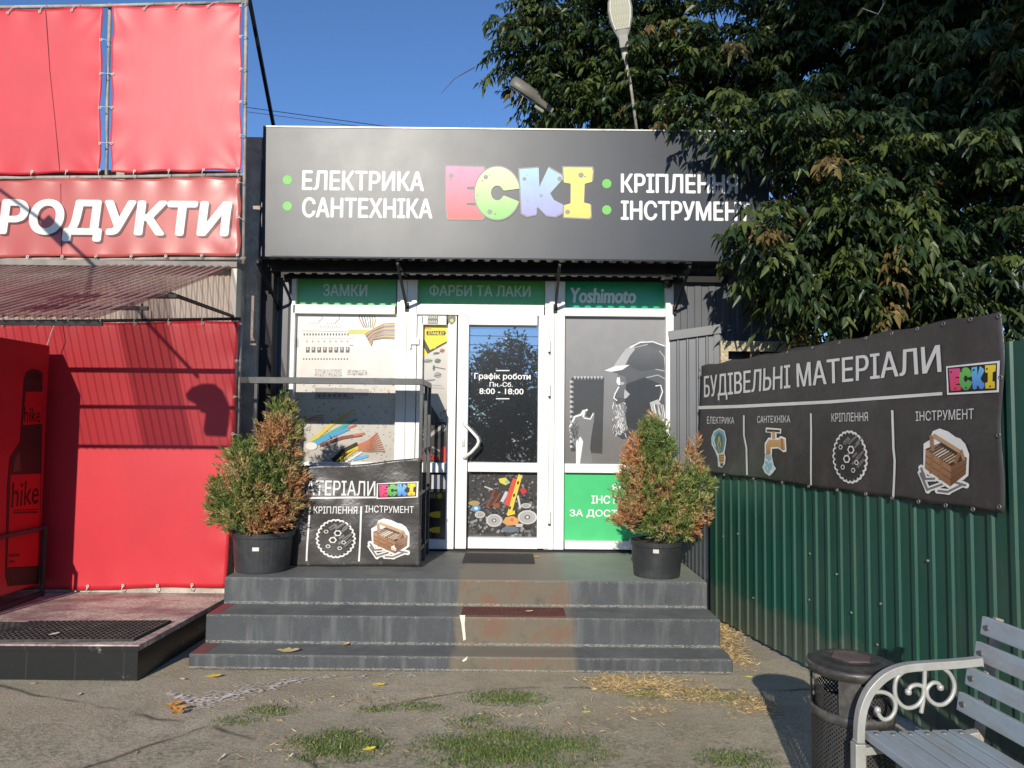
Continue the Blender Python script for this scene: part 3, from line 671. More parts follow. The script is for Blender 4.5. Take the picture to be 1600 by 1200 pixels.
# ================================================================== FASCIA SIGN
YS = 6.40
fas = thing('fascia_sign', 'wide dark grey shop sign with multicoloured logo above the canopy', 'sign', (0, YS + .15, 3.1))
m, nt, b = nodes('satin_grey_composite')
v = coords(nt); vw = coords(nt, (.9, .9, .35))
c = ramp(nt, noise(nt, v, 1.4, 5), [(.3, (.028, .033, .040)), (.7, (.034, .040, .048))])
nt.links.new(c, b.inputs['Base Color']); b.inputs['Metallic'].default_value = 0.0; b.inputs['Specular IOR Level'].default_value = .40
nt.links.new(ramp(nt, noise(nt, v, 3, 6), [(.3, (.375,) * 3), (.7, (.40,) * 3)]), b.inputs['Roughness'])
bump(nt, b, noise(nt, vw, 1.2, 2, .5), .07, .05)
ps = wall_plane(YS)
f0 = onY(408, 300, YS).x; f1 = onY(1202, 300, YS).x
mb = MB(); mb.box(f0, YS, 3.07, f1, YF - .03, 4.235); mb.build('panel', m, fas, bevel=.004)
mb = MB(); mb.box(f0 - .003, YS - .003, 4.2355, f1 + .003, YF - .03, 4.248); mb.build('trim', GALV, fas)
for t, x0, y0, x1, y1 in (('ЕЛЕКТРИКА', 472, 267, 663, 298), ('САНТЕХНІКА', 472, 309, 676, 341), ('КРІПЛЕННЯ', 970, 272, 1153, 302), ('ІНСТРУМЕНТ', 970, 314, 1173, 345)): Art(ps).text(t, x0, y0, x1, y1, (240, 240, 236), bold=.03).build('lettering', fas)
for x, y in ((449, 281), (449, 322), (948, 287), (948, 328)): Art(ps).disc(x, y, 7.2, 7.2, (118, 200, 88), n=28).build('bullet_dot', fas)
def arc(cx, cy, r, a0, a1, n): return [(cx + r * math.cos(math.radians(a0 + (a1 - a0) * i / n)), cy + r * math.sin(math.radians(a0 + (a1 - a0) * i / n))) for i in range(n + 1)]
LOGO = {'E': [(0, 1), (.97, .985), (1, .9), (.97, .62), (.55, .6), (.55, .555), (.96, .545), (.95, .315), (.55, .30), (.55, .255), (.98, .24), (1, .05), (.93, 0), (.08, 0), (.03, .2)],
        'C': arc(.5, .5, .5, 10, 342, 40) + [(.66, .45)] + arc(.5, .5, .14, 335, 25, 18) + [(.66, .545)],
        'K': [(.0, .96), (.44, .99), (.46, .60), (.66, 1.0), (.95, .85), (1, .78), (.70, .47), (.78, .34), (1, .24), (.98, .08), (.82, .0), (.62, .02), (.42, .20), (.40, .04), (.20, .0), (.07, .06)],
        'I': [(.0, 1), (.96, 1), (1, .93), (.97, .72), (.72, .68), (.70, .31), (.92, .28), (.94, .04), (.88, .0), (.04, .02), (.02, .25), (.26, .29), (.26, .68), (.03, .70)]}
LCOL = {'E': ((246, 156, 184), (244, 112, 106)), 'C': ((236, 240, 190), (140, 214, 112)), 'K': ((176, 214, 228), (166, 162, 220)), 'I': ((250, 228, 124), (250, 216, 104))}
def logo(plane, boxes, parent, name, rim, cols=LCOL, spots=True, off=.002, grid=None, scale=1.0, ink=.82, flat=False):
    rl = random.Random(2)
    for ch_, bx in boxes:
        A = Art(plane, off + (.0032 if ch_ == 'C' else .0016 if ch_ == 'K' else 0), .0005, ink)
        a0, b0, a1, b1 = bx; w, h = a1 - a0, b1 - b0; g = rim
        if rim:
            pts = LOGO[ch_]; cx, cy = .5, .5
            o_ = [(cx + (u - cx) * (1 + 2 * g / w), cy + (v_ - cy) * (1 + 2 * g / h)) for u, v_ in pts]
            A.shape(bx, o_, (150, 146, 140), 0)
        A.shape(bx, LOGO[ch_], cols[ch_][0], 1, cols[ch_][1])
        if spots:
            for (u, v_, r) in {'E': ((.14, .82, .05), (.12, .74, .018)), 'C': ((.24, .8, .045), (.33, .84, .014), (.17, .73, .016), (.05, .45, .014), (.34, .14, .05), (.46, .1, .02)), 'K': ((.12, .76, .04), (.18, .84, .012), (.92, .77, .05), (.5, .42, .03), (.4, .14, .02), (.2, .3, .014)), 'I': ((.6, .85, .055), (.74, .82, .02), (.15, .12, .05))}[ch_]:
                A.shape(bx, [(u + r * h / w * math.cos(t), v_ + r * math.sin(t)) for t in [2 * PI * i / 14 for i in range(14)]], (150, 150, 140), 2)
        A.build(name, parent, None, grid)
logo(ps, [('E', ps.rect(696, 260, 757, 342)), ('K', ps.rect(811, 262, 880, 338)), ('I', ps.rect(880, 262, 926, 341)), ('C', ps.rect(742, 261, 812, 343))], fas, 'logo_letter', .012, off=.003)

# ================================================================== ENTRANCE CANOPY
can = thing('entrance_canopy', 'shallow black corrugated canopy on steel brackets over the shop door', 'canopy', (-.3, 6.35, 2.95))
zb, zf, yb, yf = 3.05, 2.968, YS - .004, 6.05
ribbed('roof_sheet', -2.13, 1.50, 0, 1, lambda s, t, d: Vector((s, yb + (yf - yb) * (1 - t), zb + (zf - zb) * (1 - t) + d)), .105, .018, [WOODBLACK], can, top=.4, slope=.12)
mb = MB(); mb.box(-2.11, 6.335, 2.935, 1.485, 6.37, 3.066); mb.build('front_rail', DARK_METAL, can)
mb = MB(); mb.box(-2.11, YF - .075, 2.93, 1.95, YF - .035, 3.0); mb.build('rear_rail', DARK_METAL, can)
for X in (-2.135, -.966, .388, 1.475):
    mb = MB(); mb.bar((X, 6.08, zf - .022), (X, YF - .045, 2.675), .022, .022, (1, 0, 0))
    mb.bar((X, 6.075, zf - .015), (X, YF - .08, zf - .015), .02, .02); mb.box(X - .018, YF - .042, 2.64, X + .018, YF - .031, 2.72)
    mb.build('bracket', DARK_METAL, can)

# ================================================================== small fittings on the front
sc = thing('security_camera', 'small white security camera with dark dome in the top window corner', 'camera', onY(1040, 436, YF - .06))
mb = MB(); p = onY(1041, 431, YF - .09); mb.box(p.x - .045, YF - .15, p.z - .045, p.x + .05, YF - .032, p.z + .05); mb.build('housing', M('white_plastic', (.62, .60, .56), .4, var=.05), sc, bevel=.012)
mb = MB(); mb.box(p.x - .025, YF - .154, p.z - .02, p.x + .025, YF - .149, p.z + .02); mb.build('lens_plate', DARK_METAL, sc, bevel=.002)
mb = MB(); mb.lathe((p.x + .01, YF - .10, p.z - .046), [(.052, 0), (.052, -.02), (.045, -.045), (.028, -.065), (.001, -.072)], 20); mb.build('dome', M('black_dome', (.01, .01, .012), .15), sc, smooth=True)
pw = thing('power_strip', 'white power strip hanging in a cable loop on the dark side wall', 'power strip', onY(422, 484, YF - .06))
mb = MB(); p = onY(422, 485, YF - .05); mb.box(p.x - .02, YF - .06, p.z - .075, p.x + .02, YF - .03, p.z + .075)
for k in range(4): mb.mat(1).box(p.x - .008, YF - .062, p.z - .05 + k * .03, p.x + .008, YF - .0601, p.z - .042 + k * .03)
mb.build('socket_strip', [M('ivory_plastic', (.7, .68, .62), .4, var=.04), DARK_METAL], pw, bevel=.004)
cp = [(420, 470), (413, 480), (409, 500), (410, 513), (416, 519), (424, 517), (426, 509), (424, 499)]
mb = MB(); mb.tube([onY(x, y, YF - .055) for x, y in cp], .009, 8); mb.build('cable', DARK_METAL, pw, smooth=True)
cp = [(432, 486), (430, 520), (428, 560), (427, 600)]
mb = MB(); mb.tube([onY(x, y, YF - .045) for x, y in cp], .004, 6); mb.build('cable', DARK_METAL, pw)
# ================================================================== PRINTED BANNERS
GREYB = (66, 62, 60)
def illus(A, kind, x0, y0, x1, y1, k=0.0, L=1):
    P = lambda u, v: (x0 + u * (x1 - x0), y0 + v * (y1 - y0) + k * (u - .5) * (x1 - x0))
    w = x1 - x0; h = y1 - y0; q = lambda *pts: [P(*p) for p in pts]
    WHT = (240, 238, 230); ri = random.Random(4)
    if kind == 'toolbox':
        for s0, e0 in (((.02, .7), (.2, .98)), ((.1, .8), (.34, .78)), ((.2, .96), (.5, .86)), ((.4, .97), (.62, .98)), ((.6, .98), (.92, .84)), ((.75, .82), (.98, .86)), ((.03, .62), (.14, .8))):
            A.line(q(s0, e0), w * .11, WHT, L); A.disc(*P(*s0), w * .06, w * .06, WHT, L + 1, 10); A.disc(*P(*e0), w * .06, w * .06, WHT, L + 1, 10)
            A.line(q(s0, e0), w * .045, (128, 122, 116), L + 3)
        A.poly(q((.06, .24), (.17, .18), (.24, .03), (.38, -.02), (.56, .02), (.72, .10), (.82, .12), (.93, .2), (1.02, .36), (1.02, .7), (.68, .95), (.08, .68)), WHT, L + 2)
        A.poly(q((.11, .32), (.66, .57), (.66, .89), (.12, .63)), (178, 132, 92), L + 4, (150, 104, 70)); A.poly(q((.66, .57), (.98, .42), (.97, .68), (.66, .89)), (140, 96, 64), L + 4, (112, 74, 50))
        for t in (.33, .66): A.line(q((.115, .32 + .31 * t), (.66, .57 + .32 * t), (.975, .42 + .26 * t)), w * .012, (92, 62, 42), L + 5)
        for t in (.25, .62): A.line(q((.12 + .54 * t, .33 + .25 * t), (.12 + .54 * t, .64 + .25 * t)), w * .06, (156, 112, 76), L + 6)
        A.poly(q((.11, .32), (.44, .2), (.98, .42), (.66, .57)), (70, 50, 38), L + 5)
        for i in range(9): u = .16 + i * .055; A.line(q((u, .35 + i * .022), (u + .22, .24 + i * .022)), w * .028, ri.choice([(208, 180, 146), (168, 126, 92), (120, 110, 104), (226, 214, 196)]), L + 6)
        A.line(q((.26, .09), (.84, .33)), w * .075, (196, 154, 112), L + 8); A.line(q((.22, .10), (.27, .34)), w * .075, (164, 122, 86), L + 7); A.line(q((.85, .3), (.74, .52)), w * .075, (150, 106, 72), L + 7); A.line(q((.85, .3), (.93, .46)), w * .065, (176, 132, 94), L + 7)
    elif kind == 'cluster':
        n = 26
        for i in range(n):
            t = 2 * PI * i / n; A.disc(*P(.5 + .44 * math.cos(t), .5 + .45 * math.sin(t)), w * .075, h * .06, WHT, L, 10)
        A.disc(*P(.5, .5), w * .46, h * .46, WHT, L + 1, 30); A.disc(*P(.5, .5), w * .43, h * .44, (58, 55, 52), L + 2, 30)
        for i in range(n):
            t = 2 * PI * i / n; A.disc(*P(.5 + .42 * math.cos(t), .5 + .43 * math.sin(t)), w * .05, h * .042, (80, 76, 72), L + 3, 8); A.disc(*P(.5 + .42 * math.cos(t), .5 + .43 * math.sin(t)), w * .024, h * .02, (34, 32, 30), L + 4, 8)
        for i in range(13):
            a, b = ri.uniform(.25, .75), ri.uniform(.2, .8); d = ri.uniform(.1, .26)
            A.line(q((a, b), (min(.9, a + d), b - d * .7)), w * .045, (172, 168, 160), L + 5); A.line(q((a, b), (min(.9, a + d), b - d * .7)), w * .02, (78, 74, 70), L + 6)
        for a, b, r in ((.55, .36, .085), (.42, .54, .085), (.25, .32, .05), (.7, .6, .05), (.3, .7, .05), (.6, .75, .05)):
            A.disc(*P(a, b), w * r * 1.25, h * r, (230, 226, 218), L + 7, 6); A.disc(*P(a, b), w * r * .75, h * r * .6, (40, 38, 36), L + 8, 10)
    elif kind == 'bulb':
        A.poly(q((.5, -.02), (.85, .05), (1, .25), (.98, .42), (.9, .62), (1, .72), (.98, .9), (.75, 1.0), (.5, .96), (.45, .75), (.3, .6), (.02, .4), (.0, .22), (.15, .06)), (222, 226, 220), L)
        A.poly(q((.5, .01), (.8, .07), (.93, .25), (.9, .42), (.8, .6), (.5, .64), (.3, .52), (.08, .36), (.07, .22), (.2, .08)), (118, 172, 186), L + 1, (86, 130, 140))
        A.poly(q((.5, .08), (.7, .16), (.78, .3), (.72, .5), (.5, .54), (.3, .42), (.24, .26), (.34, .14)), (88, 116, 108), L + 2); A.line(q((.5, .2), (.62, .4), (.56, .6), (.44, .4), (.5, .2)), w * .06, (206, 180, 90), L + 3); A.line(q((.18, .18), (.16, .32), (.3, .46)), w * .07, (206, 232, 234), L + 3)
        A.poly(q((.52, .66), (.86, .64), (.92, .84), (.62, .88)), (200, 154, 84), L + 2)
        for t in (.7, .76, .82): A.line(q((.54, t), (.9, t - .02)), h * .014, (104, 72, 44), L + 3)
        A.poly(q((.64, .89), (.86, .87), (.84, .95), (.7, .97)), (84, 70, 56), L + 3)
    elif kind == 'faucet':
        A.line(q((.22, .04), (.82, .06)), h * .1, WHT, L); A.line(q((.53, .05), (.53, .25)), w * .22, WHT, L); A.poly(q((.15, .55), (.17, .32), (.32, .2), (.72, .2), (.8, .16), (1, .2), (1.02, .48), (.9, .5), (.7, .42), (.45, .43), (.43, .56)), WHT, L + 1)
        A.line(q((.26, .05), (.78, .06)), h * .05, (70, 52, 40), L + 2); A.line(q((.53, .07), (.53, .23)), w * .12, (198, 160, 104), L + 2)
        A.poly(q((.2, .55), (.22, .34), (.34, .24), (.72, .24), (.82, .2), (.95, .23), (.97, .45), (.88, .46), (.7, .39), (.4, .40), (.38, .55)), (214, 172, 112), L + 2, (178, 132, 82))
        A.poly(q((.80, .21), (.88, .22), (.9, .45), (.83, .45)), (160, 116, 74), L + 3)
        A.poly(q((.16, .56), (.42, .56), (.5, .78), (.58, .84), (.42, .95), (.3, 1.0), (.1, .93), (.02, .82), (.1, .74)), (214, 222, 220), L + 1); A.poly(q((.2, .57), (.38, .57), (.44, .78), (.38, .9), (.24, .95), (.1, .84)), (150, 186, 194), L + 2)
        for i in range(12): a, b = ri.uniform(.1, .42), ri.uniform(.6, .94); A.line(q((a, b), (a + .05, b + .05)), w * .03, WHT, L + 3)
LC2 = {'E': ((232, 84, 142), (226, 66, 104)), 'C': ((120, 196, 96), (86, 170, 84)), 'K': ((116, 196, 236), (84, 132, 214)), 'I': ((250, 222, 60), (242, 200, 50))}
def logo_on(plane, x0, y0, x1, y1, parent, off, grid, tilt=0.0):
    """small logo plate: white-edged dark plate with the four letters"""
    a0, b0, a1, b1 = plane.rect(x0, y0, x1, y1); W_, H_ = a1 - a0, b1 - b0
    A = Art(plane, off, .0005)
    sk = lambda u, v: (a0 + u * W_, b0 + v * H_ + tilt * (u - .5) * W_)
    A.poly([sk(-.04, -.1), (sk(1.04, -.1)), sk(1.05, 1.08), sk(-.03, 1.06)], (240, 238, 232), 0, unit='ab'); A.poly([sk(0, -.02), sk(1, -.02), sk(1, 1), sk(0, 1)], (30, 28, 28), 1, unit='ab')
    for ch_, u0, u1 in (('E', .03, .27), ('K', .50, .76), ('I', .77, .98), ('C', .24, .52)):
        A.poly([sk(u0 + (u1 - u0) * u, .05 + .9 * v) for u, v in LOGO[ch_]], LC2[ch_][0], 2 if ch_ != 'C' else 3, LC2[ch_][1], 'ab')
        for (du, dv) in ((.2, .85), (.5, .1)): A.poly([sk(u0 + (u1 - u0) * (du + .07 * math.cos(t)), .05 + .9 * (dv + .05 * math.sin(t))) for t in [i * PI / 4 for i in range(8)]], (40, 40, 44), 4, unit='ab')
    return A.build('logo', parent, BANNER_INK, grid)
BANNER_INK = print_mat('banner_ink', .42, .45)
BANNER = M('dark_grey_pvc_banner', (.042, .0375, .0345), .36, spec=.5, var=.12, vs=3, dirt=(.09, .085, .08), dirt_amt=.3, ds=5, bmp=.35, bs=2.2, bd=.06)
GROM = M('dull_brass_grommet', (.16, .15, .13), .5, metal=.5)
TIE = M('white_cable_tie', (.6, .58, .52), .5, var=.2)
def grommets(plane, pts, parent, mat, r=.011):
    for (a, b) in pts:
        mb = MB(); c = plane.at(a, b, .003); k = 12; ring = [c + (plane.u * math.cos(t) + plane.v * math.sin(t)) * r for t in [2 * PI * i / k for i in range(k + 1)]]
        mb.tube(ring, .0035, 6, False); mb.build('grommet', mat, parent)

# ---- display rack with the folded banner
rack = thing('display_rack', 'black steel display rack with a solid top standing left of the door', 'rack', (-1.4, 6.2, .48))
RY0, RY1, RX0, RX1 = 5.90, 6.52, -2.07, -.715
zt = onY(520, 590, RY0).z; ztb = zt - .052
mb = MB(); mb.box(onY(375, 595, RY0).x, RY0, ztb, RX1 + .004, RY0 + .028, zt); mb.build('front_beam', RACK_METAL, rack, bevel=.003)
mb = MB(); mb.box(onY(375, 595, RY0).x + .004, RY0 + .0285, zt - .016, RX1, RY1, zt - .002); mb.build('top_sheet', RACK_METAL, rack)
mb = MB(); mb.box(RX1 - .026, RY0 + .029, ztb + .004, RX1 + .003, RY1, zt - .017); mb.build('side_beam', RACK_METAL, rack)
for (x, y) in ((RX1 - .026, RY0 + .001), (RX0, RY0 + .001), (RX1 - .026, RY1 - .03), (RX0 + .02, RY1 - .03), (RX1 - .024, 6.2)):
    mb = MB(); mb.box(x, y, .481, x + .028, y + .028, ztb - .001 if y < 6 else zt - .018); mb.build('leg', RACK_METAL, rack, bevel=.003)
for z in (.60, 1.05, 1.4):
    mb = MB(); mb.box(RX1 - .02, RY0 + .03, z, RX1 - .002, RY1 - .031, z + .02); mb.build('side_rail', RACK_METAL, rack)
for z in (.60, 1.02):
    mb = MB(); mb.box(RX0 + .03, RY0 + .008, z, RX1 - .028, RY0 + .026, z + .02); mb.build('front_rail', RACK_METAL, rack)
def d_rack(a, b):
    e = math.exp(-max(0, (a + 1.95)) * 0)
    return .010 * math.sin(3.1 * a + 5 * b) * math.sin(2.3 * b - 1.2 * a) + .006 * math.sin(9 * a + 14 * b + 1) + .003 * math.sin(23 * a - 9 * b) + .012
pr = wall_plane(RY0 - .012, d_rack)
rb = thing('rack_banner', 'folded dark grey advertising banner tied to the front of the display rack', 'banner', (-1.3, RY0 - .02, .5))
q = [pr.px(440, 884), pr.px(657, 883.5), pr.px(657.5, 716), pr.px(440, 730)]
def hem(u, v): return (0, .006 * math.sin(u * 9) * v - .010 * math.sin(PI * u) * v)
sheet('cloth', pr, q, 60, 40, [BANNER], rb, .0015, hem)
A = Art(pr, .004, .0006)
for t, *bx in (('МАТЕРІАЛИ', 461, 751, 587, 774), ('КРІПЛЕННЯ', 491, 791, 559, 802), ('ІНСТРУМЕНТ', 571, 790, 647, 801)): Art(pr, .004).text(t, *bx, (238, 236, 230), bold=.008).build('lettering', rb, BANNER_INK, .06)
for l_ in ([(440, 778), (588, 777)], [(565, 791), (564, 830), (561, 877)], [(485, 790), (480, 876)]): Art(pr, .004).line(l_, 2.7, (238, 236, 230)).build('rule_line', rb, BANNER_INK, .06)
A = Art(pr, .004, .0005); illus(A, 'cluster', 495, 811, 556, 871); A.build('picture', rb, BANNER_INK, .06)
A = Art(pr, .004, .0005); illus(A, 'toolbox', 577, 811, 639, 871); A.build('picture', rb, BANNER_INK, .06)
logo_on(pr, 591, 755, 651, 776, rb, .0045, .06, .05)
grommets(pr, [pr.px(x, y) for x, y in ((655, 719), (656, 771), (655, 824), (653, 879), (596, 879), (539, 879), (483, 880), (545, 727), (602, 722))], rb, GROM)

# ================================================================== POTTED THUJAS
def leaf_arrays(P, D, Nn, L, Wd, fold, droop=.0):
    S = np.cross(D, Nn); S /= np.linalg.norm(S, axis=1, keepdims=True) + 1e-9
    n = len(P); V = np.empty((n, 4, 3))
    V[:, 0] = P; mid = P + D * (L * .42)[:, None]
    V[:, 1] = mid + S * (Wd / 2)[:, None] - Nn * (Wd * fold)[:, None]; V[:, 2] = mid - S * (Wd / 2)[:, None] - Nn * (Wd * fold)[:, None]
    V[:, 3] = P + D * L[:, None] - Nn * (L * droop)[:, None]
    return V
def leaf_mesh(name, V, C, mat, parent, smooth=False):
    n = len(V); me = bpy.data.meshes.new(name)
    me.vertices.add(n * 4); me.vertices.foreach_set('co', V.reshape(-1).astype(np.float32))
    idx = (np.arange(n) * 4)[:, None] + np.array([0, 1, 3, 0, 3, 2])[None]
    me.loops.add(n * 6); me.loops.foreach_set('vertex_index', idx.reshape(-1).astype(np.int32))
    me.polygons.add(n * 2); me.polygons.foreach_set('loop_start', np.arange(0, n * 6, 3, dtype=np.int32)); me.polygons.foreach_set('loop_total', np.full(n * 2, 3, dtype=np.int32))
    me.update(calc_edges=True); me.validate()
    at = me.color_attributes.new('tint', 'FLOAT_COLOR', 'POINT')
    col = np.ones((n, 4, 4), np.float32); col[:, :, :3] = C[:, None, :]; at.data.foreach_set('color', col.reshape(-1))
    return link_mesh(name, me, parent, [mat], smooth)
def leaf_mat(name, trans=.25, rough=.5, spec=.35):
    m, nt, b = nodes(name)
    a = N(nt, 'ShaderNodeAttribute', attribute_name='tint')
    nt.links.new(a.outputs['Color'], b.inputs['Base Color']); b.inputs['Roughness'].default_value = rough; b.inputs['Specular IOR Level'].default_value = spec
    t = N(nt, 'ShaderNodeBsdfTranslucent'); nt.links.new(mixc(nt, 1.0, a.outputs['Color'], (1.0, 1.1, .45), 'MULTIPLY'), t.inputs[0])
    x = N(nt, 'ShaderNodeMixShader'); x.inputs[0].default_value = trans
    nt.links.new(b.outputs[0], x.inputs[1]); nt.links.new(t.outputs[0], x.inputs[2]); nt.links.new(x.outputs[0], nt.nodes['Material Output'].inputs[0])
    return m
THUJA = leaf_mat('thuja_scales', .15)
def unit(a): return a / (np.linalg.norm(a, axis=-1, keepdims=True) + 1e-9)
BARK = M('grey_brown_bark', (.10, .075, .055), .9, var=.4, vs=12, scale=(1, 1, .3), bmp=.8, bs=25, bd=.02)
POT = M('black_plastic_pot', (.028, .030, .032), .42, var=.25, dirt=(.12, .11, .10), dirt_amt=.25, ds=8)
SOIL = M('soil', (.04, .028, .018), .95, var=.4, vs=20, bmp=.8, bs=40)
def thuja(label, cx, cy, z0, pr_, ph, blobs, seed, brown, sticker):
    g = np.random.default_rng(seed); r = random.Random(seed)
    t = thing('potted_thuja', label, 'potted shrub', (cx, cy, z0), 'thujas in black pots')
    mb = MB(); mb.lathe((cx, cy, z0), [(0, .004), (pr_ * .86, .002), (pr_ * .88, .02), (pr_ * .97, ph - .035), (pr_ * 1.03, ph - .034), (pr_ * 1.04, ph), (pr_ * .97, ph), (pr_ * .95, ph - .03)], 40); mb.build('pot', POT, t, smooth=False)
    mb = MB(); mb.lathe((cx, cy, z0 + ph - .03), [(pr_ * .955, 0), (pr_ * .5, .012), (.0, .018)], 24); mb.build('soil', SOIL, t)
    a0, zz = sticker
    mb = MB(); rr_ = pr_ * .945 + .003
    mb.lathe((cx, cy, z0), [(rr_, zz - .014), (rr_ + .002, zz + .014)], 6, a0 - .11, a0 + .11); mb.build('sticker', TIE, t)
    mb = MB(); mb.tube([(cx, cy, z0 + ph - .03), (cx + .01, cy, z0 + ph + .3), (cx + .02, cy, z0 + ph + .75)], [.02, .015, .006], 8)
    for k in range(60):
        bx, by, bz, br, _, bh = blobs[k % len(blobs)]; aa = r.uniform(0, 2 * PI); e = Vector((bx + br * .8 * math.cos(aa), by + br * .8 * math.sin(aa), bz + r.uniform(-.3, .5) * bh))
        s_ = Vector((cx + .01, cy, z0 + ph + r.uniform(.02, .25))); mb.tube([s_, s_.lerp(e, .5) + Vector((0, 0, -.03)), e], [.008, .005, .002], 5)
    mb.build('trunk', BARK, t)
    Ps, Ds, Cs, Ls, Ws, Ns = [], [], [], [], [], []
    for (bx, by, bz, rx, ry, rz) in blobs:
        n = int(620 * (rx * ry * rz / .012) ** .67)
        d = unit(g.normal(size=(n, 3))); rad = g.uniform(.15, 1, n) ** .5 * g.uniform(.8, 1.2, n) * (1 + .19 * np.sin(d[:, 0] * 9 + seed) * np.sin(d[:, 2] * 8 + bx * 40))
        P = np.array([bx, by, bz]) + d * rad[:, None] * np.array([rx, ry, rz])
        P = P[P[:, 2] > z0 + ph - .06]
        d = unit((P - np.array([bx, by, bz])) / np.array([rx, ry, rz]))
        D = unit(d * .75 + np.array([0, 0, .75]) + g.normal(size=d.shape) * .35)
        nb = 1.1 * np.sin(P[:, 0] * 11 + seed) * np.sin(P[:, 2] * 9.5 + seed * 2) * np.cos(P[:, 1] * 10) + .3 * np.sin(P[:, 0] * 29) * np.sin(P[:, 2] * 23 + 1) + g.normal(size=len(P)) * .17
        nb += brown(P)
        for i in range(len(P)):
            k = 16
            sp = unit(D[i] + g.normal(size=(k, 3)) * .42)
            tt = g.uniform(0, 1, (k, 1)); base = P[i] + D[i] * (tt * .06) + g.normal(size=(k, 3)) * .006
            Ps.append(base); Ds.append(sp); Ns.append(unit(g.normal(size=(k, 3)) + d[i]))
            Ls.append(g.uniform(.022, .05, k)); Ws.append(g.uniform(.005, .010, k))
            v = nb[i]
            if v > .6: c = np.array([.46, .225, .10])
            elif v > .25: c = np.array([.40, .285, .13])
            elif v > -.1: c = np.array([.27, .255, .08])
            else: c = np.array([.135, .19, .05])
            Cs.append(c * g.uniform(.65, 1.35, (k, 1)))
    P, D, Nn, L, Wd, C = [np.concatenate(a) for a in (Ps, Ds, Ns, Ls, Ws, Cs)]
    leaf_mesh('foliage', leaf_arrays(P, D, Nn, L, Wd, .1), C, THUJA, t)
PX = lambda x, y, Y: (onY(x, y, Y).x, Y, onY(x, y, Y).z)
def bl(x, y, Y, rx, rz, ry=None): p = PX(x, y, Y); s = Y / F_PX * .86; return (p[0], p[1], p[2], rx * s, (ry or rx) * s, rz * s)
yl = 5.76
thuja('tall leaning thuja turning brown in a black pot left of the banner', PX(411, 860, yl)[0], yl, .48, .232, .30,
      [bl(412, 752, yl, 64, 66), bl(394, 768, yl - .02, 62, 58), bl(434, 690, yl, 40, 48), bl(441, 652, yl, 17, 34), bl(372, 775, yl, 38, 42), bl(440, 790, yl, 34, 40), bl(400, 810, yl - .05, 60, 30), bl(390, 720, yl, 36, 36), bl(348, 795, yl, 24, 28), bl(452, 745, yl + .02, 20, 40)], 3,
      lambda P: (P[:, 0] - PX(415, 700, yl)[0]) * 1.7 + .12 - (P[:, 2] - 1.15) * .55, (-PI / 2 - .1 + .18, .19))
yr = 5.70
thuja('bushy thuja with rusty orange tips in a black pot right of the door', PX(1026, 870, yr)[0], yr, .48, .2, .27,
      [bl(1022, 760, yr, 58, 72), bl(1020, 700, yr, 34, 44), bl(1022, 674, yr, 12, 22), bl(1006, 790, yr - .03, 39, 44), bl(1060, 790, yr, 48, 46), bl(1090, 755, yr, 24, 24), bl(1084, 715, yr + .05, 9, 34), bl(1045, 820, yr - .08, 46, 28), bl(992, 735, yr, 22, 52), bl(1080, 810, yr, 26, 30), bl(972, 815, yr, 17, 12)], 8,
      lambda P: np.where(P[:, 0] < PX(1000, 700, yr)[0], .75, -.12) + np.where((P[:, 2] < .86) & (P[:, 0] < 1.2), .35, 0) + np.where(P[:, 0] > PX(1070, 700, yr)[0], .42, 0), (-PI / 2 - .22, .21))

# ================================================================== GROCERY BUILDING ON THE LEFT
YR = 6.05
groc = thing('grocery_building', 'low shop building behind the red banners at the left', 'building', (-5, 8, 0))
WCOR = M('cream_corrugated_sheet', (.55, .51, .43), .55, var=.15, vs=3, scale=(1, 1, .3), dirt=(.3, .26, .2), dirt_amt=.5, ds=3)
zt_ = onY(200, 412, YR).z
ribbed('wall', -9, -2.36, .0, zt_ - .02, wall_map(YR + .10), .045, .01, [WCOR], groc, top=.3, slope=.2)
mb = MB(); mb.box(-9, YR + .13, 0, -2.36, 11, zt_ + .12); mb.build('rear_wall', brick, groc)
mb = MB(); mb.box(-9, YR + .16, zt_ + .13, -2.36, YR + .26, onY(200, 266, YR + .16).z); mb.build('parapet', brick, groc)
mb = MB(); mb.box(-9, YR + .03, .221, -2.32, YR + .128, .30); mb.build('plinth', brick, groc)
mb = MB(); mb.box(-9, YR - .03, onY(200, 417, YR).z, -2.285, YR + .128, onY(200, 408, YR).z); mb.build('flashing', M('weathered_brown_flashing', (.20, .17, .145), .6, var=.3, vs=6), groc, bevel=.003)
mb = MB(); a0 = onY(362, 430, YR).x; mb.box(a0, YR - .01, onY(370, 496, YR).z, -2.29, YR + .098, onY(370, 417.5, YR).z); mb.build('corner_trim', WCOR, groc)
# frame of tubes carrying the banners
fr = thing('banner_frame', 'rusty pale steel tube frame carrying the red banners above the roof', 'frame', (-4, YR + .03, 2.9))
yf_ = YR + .03
def tube_px(name, pts, rad, mat, parent, Y=yf_, n=8):
    mb = MB(); mb.tube([onY(x, y, Y) for x, y in pts], rad, n); return mb.build(name, mat, parent, smooth=True)
tube_px('post', [(385, -30), (384, 100), (380.5, 412)], .015, RUSTY, fr)
tube_px('post', [(172, 6), (168, 150), (165, 404)], .014, RUSTY, fr, yf_ + .035)
tube_px('beam', [(-150, 14), (160, 9.5), (388, 3)], .016, RUSTY, fr, yf_ + .005)
tube_px('beam', [(-150, 279), (170, 277), (384, 273)], .017, RUSTY, fr, yf_ + .005)
tube_px('beam', [(-150, 406), (170, 405), (384, 404)], .017, RUSTY, fr, yf_)
tube_px('beam', [(-150, 503), (170, 501), (376, 498)], .013, DARK_METAL, fr, YR + .01)
tube_px('post', [(376, 500), (372, 650), (368, 925)], .014, RUSTY, fr, YR + .06)
